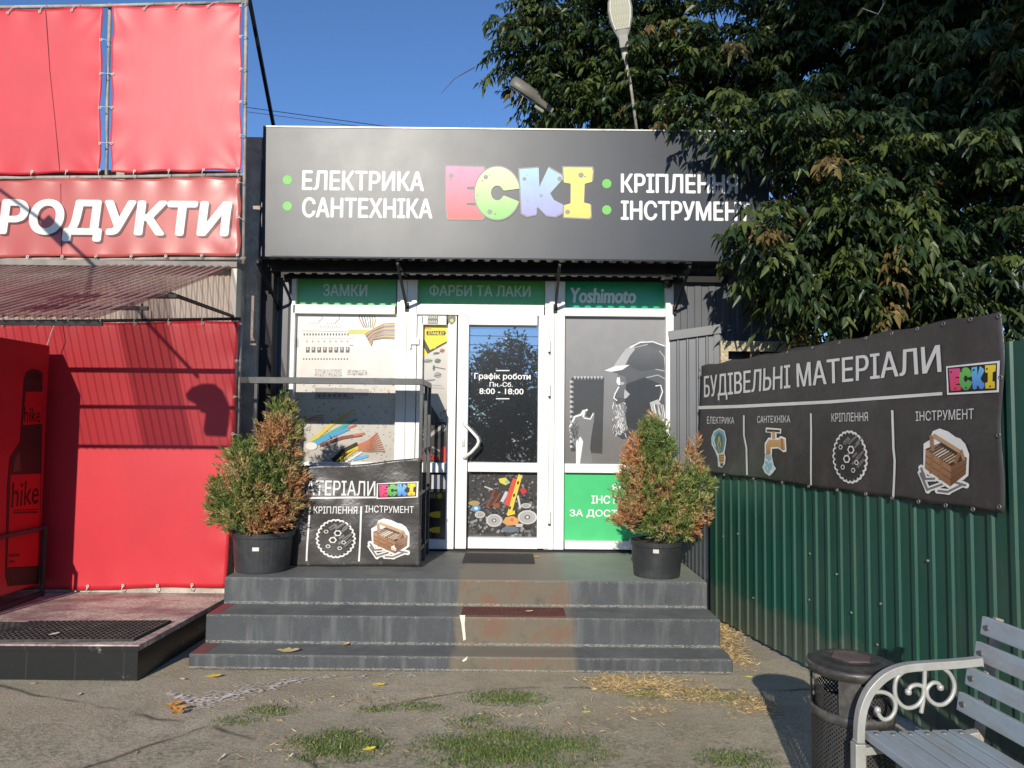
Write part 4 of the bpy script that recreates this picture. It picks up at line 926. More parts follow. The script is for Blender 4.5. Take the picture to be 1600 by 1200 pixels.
mb = MB(); mb.bar(onY(386, -20, YR + .06), onY(429, 205, YR + 1.0), .03, .03); mb.build('stay', DARK_METAL, fr)

def vinyl(name, c, rough=.38):
    m, nt, b = nodes(name); v = coords(nt)
    n1 = noise(nt, v, 2.5, 5)
    nt.links.new(ramp(nt, n1, [(.3, tuple(k * .93 for k in c)), (.7, tuple(min(1, k * 1.05) for k in c))]), b.inputs['Base Color'])
    b.inputs['Roughness'].default_value = rough; b.inputs['Specular IOR Level'].default_value = .5
    bump(nt, b, noise(nt, coords(nt, (1, 1, .6)), 4, 3, .5), .09, .02); return m
RED = vinyl('red_pvc_banner', (.51, .017, .028), .5); RED2 = vinyl('pinkish_red_pvc_banner', (.54, .044, .055), .46); NAMERED = vinyl('faded_red_printed_banner', (.43, .088, .074), .36)
def tarp_disp(q, ties, amp, seed):
    (ax, bx), (ay, by) = (min(p[0] for p in q), max(p[0] for p in q)), (min(p[1] for p in q), max(p[1] for p in q))
    r = random.Random(seed); ph = [r.uniform(0, 6) for _ in range(6)]
    def f(a, b):
        de = [a - ax, bx - a, b - ay, by - b]; z = 0
        z += amp * .9 * math.sin(1.3 * a + ph[0]) * math.sin(1.7 * b + ph[1]) + amp * .35 * math.sin(3.9 * a + 2.2 * b + ph[2]) + amp * .2 * math.sin(2.3 * a - 5.1 * b + ph[3])
        for k, (s_, d) in enumerate(((b, de[0]), (b, de[1]), (a, de[2]), (a, de[3]))):
            z += amp * 1.5 * math.exp(-max(d, 0) / .085) * math.cos(2 * PI * s_ / ties + ph[k])
        for (cx_, cy_) in ((ax, ay), (bx, ay), (bx, by), (ax, by)):
            dx, dy = a - cx_, b - cy_; rr_ = math.hypot(dx, dy)
            if rr_ < .8: z += amp * .55 * math.exp(-rr_ / .22) * math.sin(11 * math.atan2(dy, dx + 1e-6))
        return z
    return f
def tarp(name, label, pxq, mat, amp, seed, tie_px, nx=70, ny=60, Y=YR, thick=.001):
    p = wall_plane(Y); q = [p.px(*c) for c in pxq]; ties = .28
    p.disp = tarp_disp(q, ties, amp, seed)
    t = thing(name, label, 'banner', ((q[0][0] + q[1][0]) / 2, Y, q[0][1]))
    def hem(u, v):
        e = .007
        return (e * math.cos(v * 14) * (1 - min(1, u * 12)) - e * math.cos(v * 14 + 1) * max(0, (u - .94) * 16), e * math.cos(u * 16) * (1 - min(1, v * 12)) - e * math.cos(u * 16 + 2) * max(0, (v - .94) * 16))
    sheet('cloth', p, q, nx, ny, [mat], t, thick, hem)
    for (x0, y0, x1, y1) in tie_px:
        a = onY(x0, y0, Y - .012); b_ = onY(x1, y1, Y + .03 - .03)
        mb = MB(); rg = .010; c = a
        mb.tube([c + Vector((math.cos(t_) * rg, 0, math.sin(t_) * rg)) for t_ in [2 * PI * i / 10 for i in range(11)]], .003, 5, False)
        m_ = (a + b_) / 2 + Vector((0, -.018, 0)); mb.tube([a, m_, b_, b_ + Vector((.004, .05, 0))], .0032, 5); mb.build('tie', TIE, t)
    return t, p
tl_, ptl = tarp('red_banner', 'plain red banner at the top left beside a gap in the frame', [(-130, 276), (156, 269), (161, 11), (-130, 20)], RED, .0035, 1,
     [(12, 20, 28, 10), (62, 18, 72, 8), (112, 16, 124, 7), (158, 62, 170, 64), (157, 115, 170, 116), (156, 168, 168, 168), (156, 224, 167, 224), (50, 268, 50, 279), (104, 267, 104, 279), (155, 266, 156, 279)])
tarp('red_banner', 'plain pinkish red banner at the top next to the corner pole', [(173, 270), (377, 266), (377, 6), (176, 11)], RED2, .0045, 2,
     [(225, 14, 240, 5), (275, 12, 290, 4), (325, 10, 342, 3), (376, 9, 384, 4), (376, 57, 384, 57), (376, 108, 384, 108), (376, 159, 383, 159), (376, 212, 382, 212), (210, 267, 210, 279), (264, 266, 265, 278), (318, 265, 316, 277), (371, 264, 372, 276), (176, 116, 168, 116), (175, 168, 168, 168), (174, 224, 167, 224)])
SEAM = M('banner_seam', (.22, .012, .02), .5)
def seam(p, pts, parent):
    mb = MB(); mb.tube([p.at(*p.px(*q_), .0015) for q_ in pts], .0028, 5); mb.build('seam', SEAM, parent)
nb, pn = tarp('shop_name_banner', 'red name banner with large white grocery lettering over the awning', [(-130, 403), (375, 399), (376, 277), (-130, 283)], NAMERED, .006, 4,
     [(43, 401, 41, 408), (97, 401, 97, 407), (150, 400, 150, 407), (205, 400, 205, 406), (259, 400, 260, 406), (315, 399, 315, 405), (371, 398, 371, 404), (372, 339, 381, 344), (372, 285, 381, 287)], ny=26)
seam(ptl, [(72, 16), (78, 110), (87, 200), (93, 266)], tl_); seam(pn, [(95, 287), (96, 340), (97, 397)], nb)
A = Art(pn, .004, .0006)
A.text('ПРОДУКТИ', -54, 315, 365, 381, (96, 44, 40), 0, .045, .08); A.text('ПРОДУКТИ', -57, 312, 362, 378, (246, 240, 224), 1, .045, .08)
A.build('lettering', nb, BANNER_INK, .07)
tarp('red_banner', 'large bright red banner covering the wall below the awning', [(-130, 926), (353, 917), (373, 502), (-130, 506)], RED, .004, 6,
     [(4, 508, 4, 499), (56, 507, 56, 499), (107, 507, 107, 499), (158, 506, 158, 498), (211, 506, 211, 498), (264, 505, 264, 498), (317, 505, 316, 497), (369, 564, 376, 563), (366, 620, 374, 620), (364, 678, 373, 679), (137, 916, 137, 926), (192, 915, 192, 925), (246, 915, 246, 925), (300, 914, 300, 924)])

# ---- translucent awning
aw = thing('corrugated_awning', 'sloping translucent brown corrugated awning over the grocery front', 'awning', (-4, 5, 2.2))
m, nt, b = nodes('translucent_brown_corrugated_plastic')
v = coords(nt)
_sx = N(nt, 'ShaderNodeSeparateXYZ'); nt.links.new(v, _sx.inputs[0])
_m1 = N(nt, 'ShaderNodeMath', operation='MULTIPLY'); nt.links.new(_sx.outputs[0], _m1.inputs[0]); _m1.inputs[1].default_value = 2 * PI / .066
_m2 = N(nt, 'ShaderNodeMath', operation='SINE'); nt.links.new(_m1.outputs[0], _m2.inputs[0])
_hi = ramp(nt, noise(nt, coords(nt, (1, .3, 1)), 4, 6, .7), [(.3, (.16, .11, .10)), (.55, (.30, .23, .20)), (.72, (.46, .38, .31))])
nt.links.new(mixc(nt, ramp(nt, _m2.outputs[0], [(0, (1, 1, 1)), (.55, (0, 0, 0))]), _hi, (.045, .022, .022)), b.inputs['Base Color'])      # rib gloss painted into the colour: pale crests, dark valleys
b.inputs['Roughness'].default_value = .22
tr = N(nt, 'ShaderNodeBsdfTransparent'); tr.inputs[0].default_value = (.95, .82, .78, 1)
lw = N(nt, 'ShaderNodeLayerWeight'); lw.inputs[0].default_value = .5
mr = N(nt, 'ShaderNodeMapRange'); nt.links.new(lw.outputs['Facing'], mr.inputs[0]); mr.inputs[3].default_value = .92; mr.inputs[4].default_value = .05
x = N(nt, 'ShaderNodeMixShader'); nt.links.new(mr.outputs[0], x.inputs[0]); nt.links.new(b.outputs[0], x.inputs[1]); nt.links.new(tr.outputs[0], x.inputs[2]); nt.links.new(x.outputs[0], nt.nodes['Material Output'].inputs[0])
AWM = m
ab, af = YR - .02, 4.06; hb, hf = onY(200, 418, ab).z, 2.165
def corr(name, x0, x1, lift):
    vs, fs = [], []; n = int((x1 - x0) / .0075); k = 6
    for j in range(k + 1):
        t = j / k
        for i in range(n + 1):
            X = x0 + (x1 - x0) * i / n; vs.append((X, ab + (af - ab) * t, hb + (hf - hb) * t + .012 * math.sin(2 * PI * X / .066) + lift - .012 * math.sin(PI * t)))
    for j in range(k):
        for i in range(n): a = j * (n + 1) + i; fs.append((a, a + n + 1, a + n + 2, a + 1))
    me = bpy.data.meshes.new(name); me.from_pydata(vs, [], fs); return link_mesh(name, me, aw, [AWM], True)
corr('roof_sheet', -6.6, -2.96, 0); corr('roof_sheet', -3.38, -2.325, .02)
for Y, w in ((4.95, .05), (4.55, .022), (4.12, .018)):
    t = (ab - Y) / (ab - af); z = hb + (hf - hb) * t - .034
    mb = MB(); mb.box(-6.6, Y - w / 2, z - .008, -2.27 if Y > 4.2 else -2.31, Y + w / 2, z + .016); mb.build('purlin', DARK_METAL, aw)
mb = MB(); mb.bar(onY(264, 458, 5.0), onY(363, 494, YR - .02), .022, .022); mb.build('strut', DARK_METAL, aw)
mb = MB(); mb.bar(onY(222, 474, YR - .03), onY(222, 498, YR - .02), .01, .01); mb.build('hanger', DARK_METAL, aw)

# ---- leaning lamp boom left of the picture (it throws the slanting shadow on the name banner)
def sunproj(x, y, Y=3.4, Y0=YR): p = onY(x, y, Y0); return p + SUN_DIR * ((Y - Y0) / SUN_DIR.y)
lb = thing('leaning_lamp_boom', 'leaning lamp boom out of frame whose shadow slants over the name banner', 'street lamp', (-8.0, 3.4, 0))
pts = [sunproj(*q_) for q_ in ((-300, 90), (-40, 268), (90, 362), (150, 418), (310, 590))]
mb = MB(); mb.tube([(pts[0].x, 3.4, 0), pts[0] + Vector((0, 0, .3))], .05, 12); mb.build('pole', DARK_METAL, lb)
mb = MB(); mb.tube(pts, .015, 8); mb.build('boom', DARK_METAL, lb)
mb = MB(); mb.bar(sunproj(70, 345), sunproj(103, 378), .09, .11); mb.build('joint', DARK_METAL, lb, bevel=.01)
hd = [(292, 621), (301, 610), (318, 604), (337, 604), (350, 615), (358, 632), (356, 655), (353, 679), (320, 677), (323, 655), (325, 643), (312, 640), (305, 628)]
mb = MB(); k = len(hd); H0 = [sunproj(*q_) for q_ in hd]
mb.face([h + Vector((0, -.06, 0)) for h in H0]); mb.face([h + Vector((0, .06, 0)) for h in H0][::-1])
for i in range(k): mb.face([H0[i] + Vector((0, -.06, 0)), H0[i] + Vector((0, .06, 0)), H0[(i + 1) % k] + Vector((0, .06, 0)), H0[(i + 1) % k] + Vector((0, -.06, 0))])
mb.build('head', DARK_METAL, lb)

# ---- porch, mats, advert box
porch = thing('concrete_porch', 'low tiled porch with black front and worn pinkish floor at the left', 'porch', (-5, 5.4, 0))
m, nt, b = nodes('worn_pink_floor_paint'); v = coords(nt)
c = ramp(nt, noise(nt, coords(nt, (.8, 1.6, 1)), 2.4, 8, .7), [(.36, (.24, .14, .13)), (.47, (.40, .30, .275)), (.58, (.62, .56, .45))])
nt.links.new(mixc(nt, ramp(nt, noise(nt, v, 40, 4), [(.4, (.5,) * 3), (.55, (0, 0, 0))]), c, (.13, .10, .09)), b.inputs['Base Color']); b.inputs['Roughness'].default_value = .6; bump(nt, b, noise(nt, v, 30, 6), .3, .004)
PINK = m
m, nt, b = nodes('black_glazed_tile'); v = coords(nt)
bk = N(nt, 'ShaderNodeTexBrick'); bk.offset = 0; bk.inputs['Scale'].default_value = 1; bk.inputs['Brick Width'].default_value = .3; bk.inputs['Row Height'].default_value = .3; bk.inputs['Mortar Size'].default_value = .004
bk.inputs['Color1'].default_value = (.012, .013, .013, 1); bk.inputs['Color2'].default_value = (.016, .017, .017, 1); bk.inputs['Mortar'].default_value = (.03, .03, .028, 1)
mp = N(nt, 'ShaderNodeMapping'); mp.inputs['Rotation'].default_value = (PI / 2, 0, 0); nt.links.new(v, mp.inputs[0]); nt.links.new(mp.outputs[0], bk.inputs[0])
sp = ramp(nt, noise(nt, v, 7, 9, .8), [(.61, (0, 0, 0)), (.67, (.6,) * 3)])
nt.links.new(mixc(nt, sp, bk.outputs[0], (.35, .34, .31)), b.inputs['Base Color']); b.inputs['Roughness'].default_value = .3
TILE = m
def quadbox(mb, X1, y0, z0, y1, z1, xa=-9, skew=.06): return mb.hexa([(xa, y0 - skew * 2.2, z0), (X1 - .0, y0, z0), (X1 + .06, y1, z0), (xa, y1, z0), (xa, y0 - skew * 2.2, z1), (X1, y0, z1), (X1 + .06, y1, z1), (xa, y1, z1)])
mb = MB(); quadbox(mb, -2.315, 4.68, 0, YR + .12, .185); mb.build('base', TILE, porch)
mb = MB(); quadbox(mb, -2.30, 4.665, .1853, YR + .115, .222); mb.build('top_slab', PINK, porch, bevel=.004)
mb = MB(); mb.hexa([(-9, 4.66 - .14, .186), (-2.298, 4.66, .186), (-2.298, 4.664, .186), (-9, 4.664 - .136, .186), (-9, 4.66 - .14, .214), (-2.298, 4.66, .214), (-2.298, 4.664, .214), (-9, 4.664 - .136, .214)]); mb.build('edge_tiles', TILE, porch)
def rubber_mat(label, px):
    P = [onZ(x, y, .224) for x, y in px]; u0, v0 = (P[1] - P[0]), (P[3] - P[0])
    mb = MB(); lx = u0.length; ly = v0.length; w = .009; nx_ = max(2, int(lx / .036)); ny_ = max(2, int(ly / .036))
    def pt(a, b, z): return P[0] + u0 * a + v0 * b + Vector((0, 0, z))
    for i in range(nx_ + 1):
        a = i / nx_; mb.hexa([pt(a - w / 2 / lx, 0, 0), pt(a + w / 2 / lx, 0, 0), pt(a + w / 2 / lx, 1, 0), pt(a - w / 2 / lx, 1, 0), pt(a - w / 2 / lx, 0, .018), pt(a + w / 2 / lx, 0, .018), pt(a + w / 2 / lx, 1, .018), pt(a - w / 2 / lx, 1, .018)])
    for j in range(ny_ + 1):
        b_ = j / ny_; h = .0168; mb.hexa([pt(0, b_ - w / 2 / ly, .0005), pt(1, b_ - w / 2 / ly, .0005), pt(1, b_ + w / 2 / ly, .0005), pt(0, b_ + w / 2 / ly, .0005), pt(0, b_ - w / 2 / ly, h), pt(1, b_ - w / 2 / ly, h), pt(1, b_ + w / 2 / ly, h), pt(0, b_ + w / 2 / ly, h)])
    for (z, s_) in ((.001, .0),): mb.face([pt(0, 0, z), pt(1, 0, z), pt(1, 1, z), pt(0, 1, z)])
    tag(mb.build('rubber_mat', RUBBER, None), label, 'rubber mat', 'honeycomb rubber mats on the porch')
RUBBER = M('black_rubber', (.03, .028, .025), .75, var=.3, vs=10, dirt=(.11, .10, .085), dirt_amt=.6, ds=8)
rubber_mat('black honeycomb rubber mat lying along the right end of the porch', [(-32, 1003.5), (208, 1002), (264, 973), (48, 974)])
rubber_mat('black honeycomb rubber mat cut off by the left edge of the photo', [(-300, 1004), (-38, 1003.5), (41, 974), (-150, 976)])

ad = thing('advertising_box', 'tall red advertising box with a beer bottle print on its side', 'advertising box', (-4.2, 5.45, .222))
AX = onZ(62, 931, .222).x; AY1 = onZ(62, 931, .222).y - .02; AY0 = 5.05
za = onY(70, 540, AY1).z; zb_ = .32
REDP = M('red_lacquered_panel', (.42, .012, .018), .35, var=.06)
mb = MB(); mb.box(AX - .8, AY0, zb_, AX, AY1, za); mb.build('panel', REDP, ad, bevel=.004)
pa = Plane((AX, 0, 0), (0, 1, 0), (0, 0, 1))
A = Art(pa, .002, .0006)
DK = (52, 38, 30); RB = (212, 26, 34)
cl = lambda x: min(x, 66)
A.poly([(37, 592), (42, 580), (50, 576), (cl(60), 578), (cl(67), 582), (66, 610), (65, 700), (63, 800), (60, 912), (12, 916), (8, 900), (11, 760), (15, 715), (26, 698), (31, 690), (33, 660), (36, 612)], DK, 0, (44, 30, 24))
A.poly([(41, 582), (66, 584), (66, 594), (40, 592)], (30, 26, 24), 1); A.poly([(40, 612), (66, 612), (65, 662), (35, 664)], RB, 1); A.text('hike', 37, 636, 63, 660, (44, 16, 16), 2, .01)
A.poly([(16, 742), (63, 740), (60, 884), (11, 886)], RB, 1); A.text('hike', 18, 752, 60, 790, (44, 16, 16), 2, .01); A.line([(20, 797), (58, 796)], 1.4, (60, 20, 20), 2); A.line([(20, 801), (58, 800)], 3, (96, 24, 24), 2)
A.line([(13, 868), (30, 867)], 5, (120, 20, 24), 2); A.line([(13, 878), (22, 877)], 4, (120, 20, 24), 2); A.poly([(22, 720), (30, 704), (32, 735), (20, 738)], (98, 72, 54), 1); A.poly([(14, 888), (60, 886), (58, 908), (16, 910)], (46, 44, 30), 1)
A.build('bottle_print', ad)
mb = MB(); mb.tube([onY(88, 500, 5.98), onY(80, 520, 5.9), onY(72, 545, AY1)], .004, 5); mb.build('cord', TIE, ad)
GRN = M('dark_green_grey_steel', (.03, .033, .028), .5, var=.3)
for nm, p_ in (('frame_post', ((AX + .012, AY1 - .01, .223), (AX + .04, AY1 + .02, .78))), ('frame_post', ((AX + .012, AY0 - .02, .223), (AX + .04, AY0 + .01, .78))), ('frame_rail', ((AX + .005, AY0, .224), (AX + .035, AY1 - .011, .262))), ('frame_rail', ((AX + .008, AY0 + .011, .745), (AX + .036, AY1 - .011, .775)))):
    mb = MB(); mb.box(*p_[0], *p_[1]); mb.build(nm, GRN, ad, bevel=.003)
# ================================================================== FENCES ON THE RIGHT
FO = Vector((1.71, 6.31, 0)); FU = Vector((.2125, -1, 0)).normalized(); pfence = Plane(FO, FU, (0, 0, 1))
FN = pfence.n
fence = thing('green_metal_fence', 'dark green profiled metal fence with the dark advertising banner on it', 'fence', FO)
FTOP = FO.z + pfence.px(1590, 532)[1]
ribbed('sheet', -.03, 9.5, .03, FTOP, lambda s, z, d: FO + FU * s + Vector((0, 0, z)) + FN * d, .125, .011, [GREEN_SHEET], fence, top=.20, slope=.07)
mb = MB()
for z in (.5, 1.6): mb.bar(FO + FU * -.02 - FN * .03 + Vector((0, 0, z)), FO + FU * 9.5 - FN * .03 + Vector((0, 0, z)), .03, .04)
mb.build('rail', DARK_METAL, fence)
for s in (.3, 3.0, 5.6, 8.2):
    mb = MB(); p = FO + FU * s - FN * .08; mb.box(p.x - .03, p.y - .03, 0, p.x + .03, p.y + .03, FTOP - .05); mb.build('post', DARK_METAL, fence)
mb = MB()
for (x, y) in ((1132, 838), (1155, 834), (1179, 934), (1267, 937), (1268, 865), (1310, 897), (1333, 957), (1374, 1007), (1379, 943), (1453, 876)):
    a, b_ = pfence.px(x, y); p = FO + FU * a + Vector((0, 0, b_)) + FN * .011; mb.tube([p, p + FN * .005], .0065, 8)
mb.build('screws', GALV, fence)

gp = thing('grey_metal_panel', 'narrow grey profiled metal side panel beside the window with a capped sloping top', 'fence', (1.62, 6.62, 0))
p0 = onY(1047, 700, 6.66); p1 = onY(1127, 700, 6.58); gu = Vector((p1.x - p0.x, p1.y - p0.y, 0)); gl_ = gu.length; gu.normalize(); gn = gu.cross(Vector((0, 0, 1)))
z0_, z1_ = onY(1048, 527, 6.66).z, onY(1126, 516, 6.58).z
gm = lambda s, z, d: Vector((p0.x, p0.y, z)) + gu * s + gn * d
ribbed('sheet', 0, gl_, 0.0, 1, gm, .085, .012, [GREY_SHEET], gp, top=.16, slope=.08, ztop=lambda s: z0_ + (z1_ - z0_) * s / gl_)
mb = MB(); mb.bar(gm(-.01, z0_ + .01, .01), gm(gl_, z1_ + .01, .01), .05, .085); mb.build('cap', GREY_SHEET, gp, bevel=.003)
mb = MB(); mb.bar(gm(gl_ - .035, .1, .014), gm(gl_ - .035, z1_ - .04, .014), .018, .05, gu); mb.build('edge_strip', GREY_SHEET, gp)
sk = thing('grey_skirting_sheet', 'low grey profiled sheet closing the right edge of the landing', 'fence', (1.47, 6.0, 0))
ribbed('sheet', 5.50, 6.60, 0, 1.06, lambda s, z, d: Vector((1.462 - d - (6.6 - s) * 0.0, s, z)), .12, .010, [GREY_SHEET], sk, top=.2, ztop=lambda s: 1.0)

osb = thing('chipboard_hoarding', 'rough beige chipboard hoarding with a dark slot behind the banner', 'board', (2.2, 6.52, 0))
m, nt, b = nodes('oriented_strand_board'); v = coords(nt, (1, 1, 2.2))
vo = N(nt, 'ShaderNodeTexVoronoi'); vo.inputs['Scale'].default_value = 55; nt.links.new(v, vo.inputs['Vector'])
c = ramp(nt, vo.outputs['Color'], [(.2, (.30, .235, .14)), (.5, (.42, .35, .22)), (.8, (.52, .45, .31))]); nt.links.new(c, b.inputs['Base Color']); b.inputs['Roughness'].default_value = .85; bump(nt, b, vo.outputs['Distance'], .5, .006)
OSB = m
oa, ob = onY(1126, 550, 6.5), onY(1290, 550, 6.5); zt2 = onY(1180, 533, 6.5).z; zs1 = onY(1180, 549, 6.5).z; zs0 = onY(1180, 562, 6.5).z
xa = onY(1138, 550, 6.5).x
mb = MB(); mb.box(oa.x, 6.5, zs1, ob.x, 6.52, zt2); mb.box(oa.x, 6.5, 0, xa, 6.52, zs1 - .0005); mb.box(xa + .0005, 6.5, 0, ob.x, 6.52, zs0); mb.build('board', OSB, osb)
mb = MB(); mb.box(oa.x, 6.5205, zt2 - .02, ob.x, 6.62, zt2 - .002); mb.build('top_strip', OSB, osb)
mb = MB(); mb.box(onY(1172, 556, 6.51).x, 6.505, zs0 + .001, onY(1186, 556, 6.51).x, 6.515, zs1 - .001); mb.build('post', BARK, osb)

# ---- the big fence banner
def d_f(a, b):
    e = max(0, a - 2.4)
    return .012 + .005 * math.sin(2.6 * (a * .9 - b * 1.6)) + .0045 * math.sin(7.3 * (a * .8 - b * .9) + 1) + .004 * math.sin(5.1 * a + 3 * b) * math.sin(4.2 * b) + .012 * math.exp(-((a - 3.05) ** 2 + (b - 2.05) ** 2) / .03) * math.sin(12 * (a - b)) * .5 + .006 * math.exp(-max(0, b - 1.15) / .1) * math.sin(a * 21)
pb = Plane(FO + FN * .016, FU, (0, 0, 1), d_f)
fb = thing('fence_banner', 'long dark grey building supplies banner with four pictured sections on the green fence', 'banner', pb.at(1.5, 1.1))
q = [pb.px(1091, 736), pb.px(1573, 801), pb.px(1568, 486), pb.px(1097, 572)]
FG = .055
sheet('cloth', pb, q, 110, 44, [BANNER], fb, .0015, lambda u, v: (.008 * math.sin(v * 11) * max(0, u - .95) * 20, .006 * math.sin(u * 44) * (v > .98) + .005 * math.sin(u * 40 + 2) * (v < .02)))
A = Art(pb, .0045, .0006)
W_ = (226, 224, 217)
def ftext(t, xl, yl0, yl1, xr, yr0, yr1):       # letters between two px ends, top/bottom given at each end
    A = Art(pb, .0045, .0006); a0, b1 = pb.px(xl, yl0); _, b0 = pb.px(xl, yl1); a1, b3 = pb.px(xr, yr0); _, b2 = pb.px(xr, yr1)
    for dx, (vs, fs) in [(dx, gr_) for dx in ((-.004, .004) if b1 - b0 > .12 else (0,)) for gr_ in text_mesh(t)]:
        ab = [(a0 + dx + (a1 - a0) * u, (b0 + (b2 - b0) * u) * (1 - v) + (b1 + (b3 - b1) * u) * v) for u, v in vs]
        A.items.append((ab, fs, 0, A._c(W_), A._c(W_)))
    A.build('lettering', fb, BANNER_INK, FG)
ftext('БУДІВЕЛЬНІ МАТЕРІАЛИ', 1102, 588, 628, 1472, 539, 590)
ftext('ЕЛЕКТРИКА', 1107, 651, 662, 1150, 652, 662); ftext('САНТЕХНІКА', 1188, 650, 661, 1238, 649, 660); ftext('КРІПЛЕННЯ', 1303, 646, 659, 1360, 644, 658); ftext('ІНСТРУМЕНТ', 1432, 643, 658, 1525, 638, 655)
for w_, l_ in ((5, [(1093, 637), (1160, 635), (1300, 628), (1474, 615)]), (2.6, [(1166, 649), (1167, 680), (1171, 700), (1171, 742)]), (2.8, [(1270, 646), (1270, 700), (1271, 758)]), (3.4, [(1397, 641), (1398, 700), (1400, 720), (1399, 776)])): Art(pb, .0045).line(l_, w_, W_).build('rule_line', fb, BANNER_INK, FG)
for kd, bx, k in (('bulb', (1114, 670, 1138, 731), 0), ('faucet', (1193, 669, 1231, 744), .02), ('cluster', (1305, 673, 1358, 755), .05), ('toolbox', (1441, 672, 1519, 770), .06)):
    A = Art(pb, .0045, .0005); illus(A, kd, *bx, k=k); A.build('picture', fb, BANNER_INK, FG)
logo_on(pb, 1484, 571, 1562, 611, fb, .0055, FG, .0)
gs = [(1136 + i * 43.5, 742 + i * 5.95) for i in range(10)] + [(1233 + i * 41, 551 - i * 7.4) for i in range(8)] + [(1563, 494), (1566, 792), (1095, 578), (1096, 728), (1566, 680), (1567, 590)]
grommets(pb, [pb.px(*g_) for g_ in gs], fb, GROM, .009)

# ================================================================== MAPLE TREE
tree = thing('ash_leaved_maple', 'big dark green tree hanging over the sign and the fence at the right', 'tree', (3.9, 8.0, 0))
g = np.random.default_rng(21)
def ell(x, y, Y, rx, ry, rz): p = PX(x, y, Y); return (*p, rx, ry, rz)
CR = [ell(1400, 120, 8.0, 1.7, 1.3, 1.7), ell(960, 30, 8.3, .95, .8, .85), ell(1150, 90, 7.9, 1.1, 1.0, .95), ell(1270, 300, 6.15, .85, .7, .62), ell(1440, 330, 6.2, 1.15, .8, .75), ell(1330, 440, 6.25, .72, .55, .48),
      ell(850, 85, 8.5, .48, .5, .55), ell(1040, 150, 7.7, .75, .55, .38), ell(1590, 110, 6.3, .95, .9, 1.2), ell(1190, 380, 5.95, .40, .3, .30), ell(1500, 470, 6.1, .7, .5, .4), ell(1130, 190, 6.1, .5, .35, .26), ell(900, 140, 8.4, .4, .4, .32), ell(905, 172, 7.75, .26, .2, .18), ell(820, 10, 8.6, .3, .3, .3), ell(1250, 510, 6.35, .22, .2, .22), ell(1480, -40, 7.2, 1.4, 1.2, 1.0), ell(1560, 400, 6.4, .6, .6, .8)]
def leaf6(P, D, Nn, L, Wd):
    """pointed leaflet: two halves folded on the midrib, tip bent down"""
    S = unit(np.cross(D, Nn)); n = len(P); V = np.empty((n, 6, 3)); dn = np.array([0, 0, -1.0])
    q = lambda t, w, dr: P + D * (L * t)[:, None] + S * (Wd * w)[:, None] + Nn * (Wd * abs(w) * .45)[:, None] + dn * (L * dr)[:, None]
    V[:, 0] = P; V[:, 1] = q(.30, .5, .02); V[:, 2] = q(.62, .34, .09); V[:, 3] = q(1.0, 0, .26); V[:, 4] = q(.58, -.36, .08); V[:, 5] = q(.27, -.48, .02)
    return V
def leaf6_mesh(name, V, C, mat, parent):
    n = len(V); me = bpy.data.meshes.new(name); me.vertices.add(n * 6); me.vertices.foreach_set('co', V.reshape(-1).astype(np.float32))
    idx = (np.arange(n) * 6)[:, None] + np.array([0, 1, 2, 0, 2, 3, 0, 3, 4, 0, 4, 5])[None]
    me.loops.add(n * 12); me.loops.foreach_set('vertex_index', idx.reshape(-1).astype(np.int32))
    me.polygons.add(n * 4); me.polygons.foreach_set('loop_start', np.arange(0, n * 12, 3, dtype=np.int32)); me.polygons.foreach_set('loop_total', np.full(n * 4, 3, dtype=np.int32))
    me.update(calc_edges=True); me.validate()
    at = me.color_attributes.new('tint', 'FLOAT_COLOR', 'POINT'); col = np.ones((n, 6, 4), np.float32); col[:, :, :3] = C[:, None, :]; at.data.foreach_set('color', col.reshape(-1))
    return link_mesh(name, me, parent, [mat])
def compound(P, D, n5, g, Lm):
    """drooping leaves of five leaflets at points P heading D"""
    n = len(P); out = []
    down = np.array([0, 0, -1.0]); D = unit(D + down * g.uniform(.0, .5, (n, 1))); side = unit(np.cross(D, np.array([0, 0, 1.0])))
    spec = [(1.0, 0, 1.1), (.55, .8, .9), (.55, -.8, .9), (.2, .95, .75), (.2, -.95, .75)]
    for (t, sd, ls) in spec[:n5]:
        B = P + D * (t * Lm * .9)[:, None] + down * (t * t * Lm * .25)[:, None]
        dd = unit(D * (1 - abs(sd) * .55) + side * sd + down * g.uniform(.35, 1.1, (n, 1)) + g.normal(size=(n, 3)) * .18)
        nn = unit(np.array([0, 0, 1.0]) * .55 + D * .45 + g.normal(size=(n, 3)) * .45)
        nn = unit(nn - dd * (nn * dd).sum(1)[:, None])
        out.append((B, dd, nn, Lm * ls * g.uniform(.75, 1.15, n), Lm * ls * g.uniform(.34, .46, n)))
    return out
Vs, Cs, twigs = [], [], []
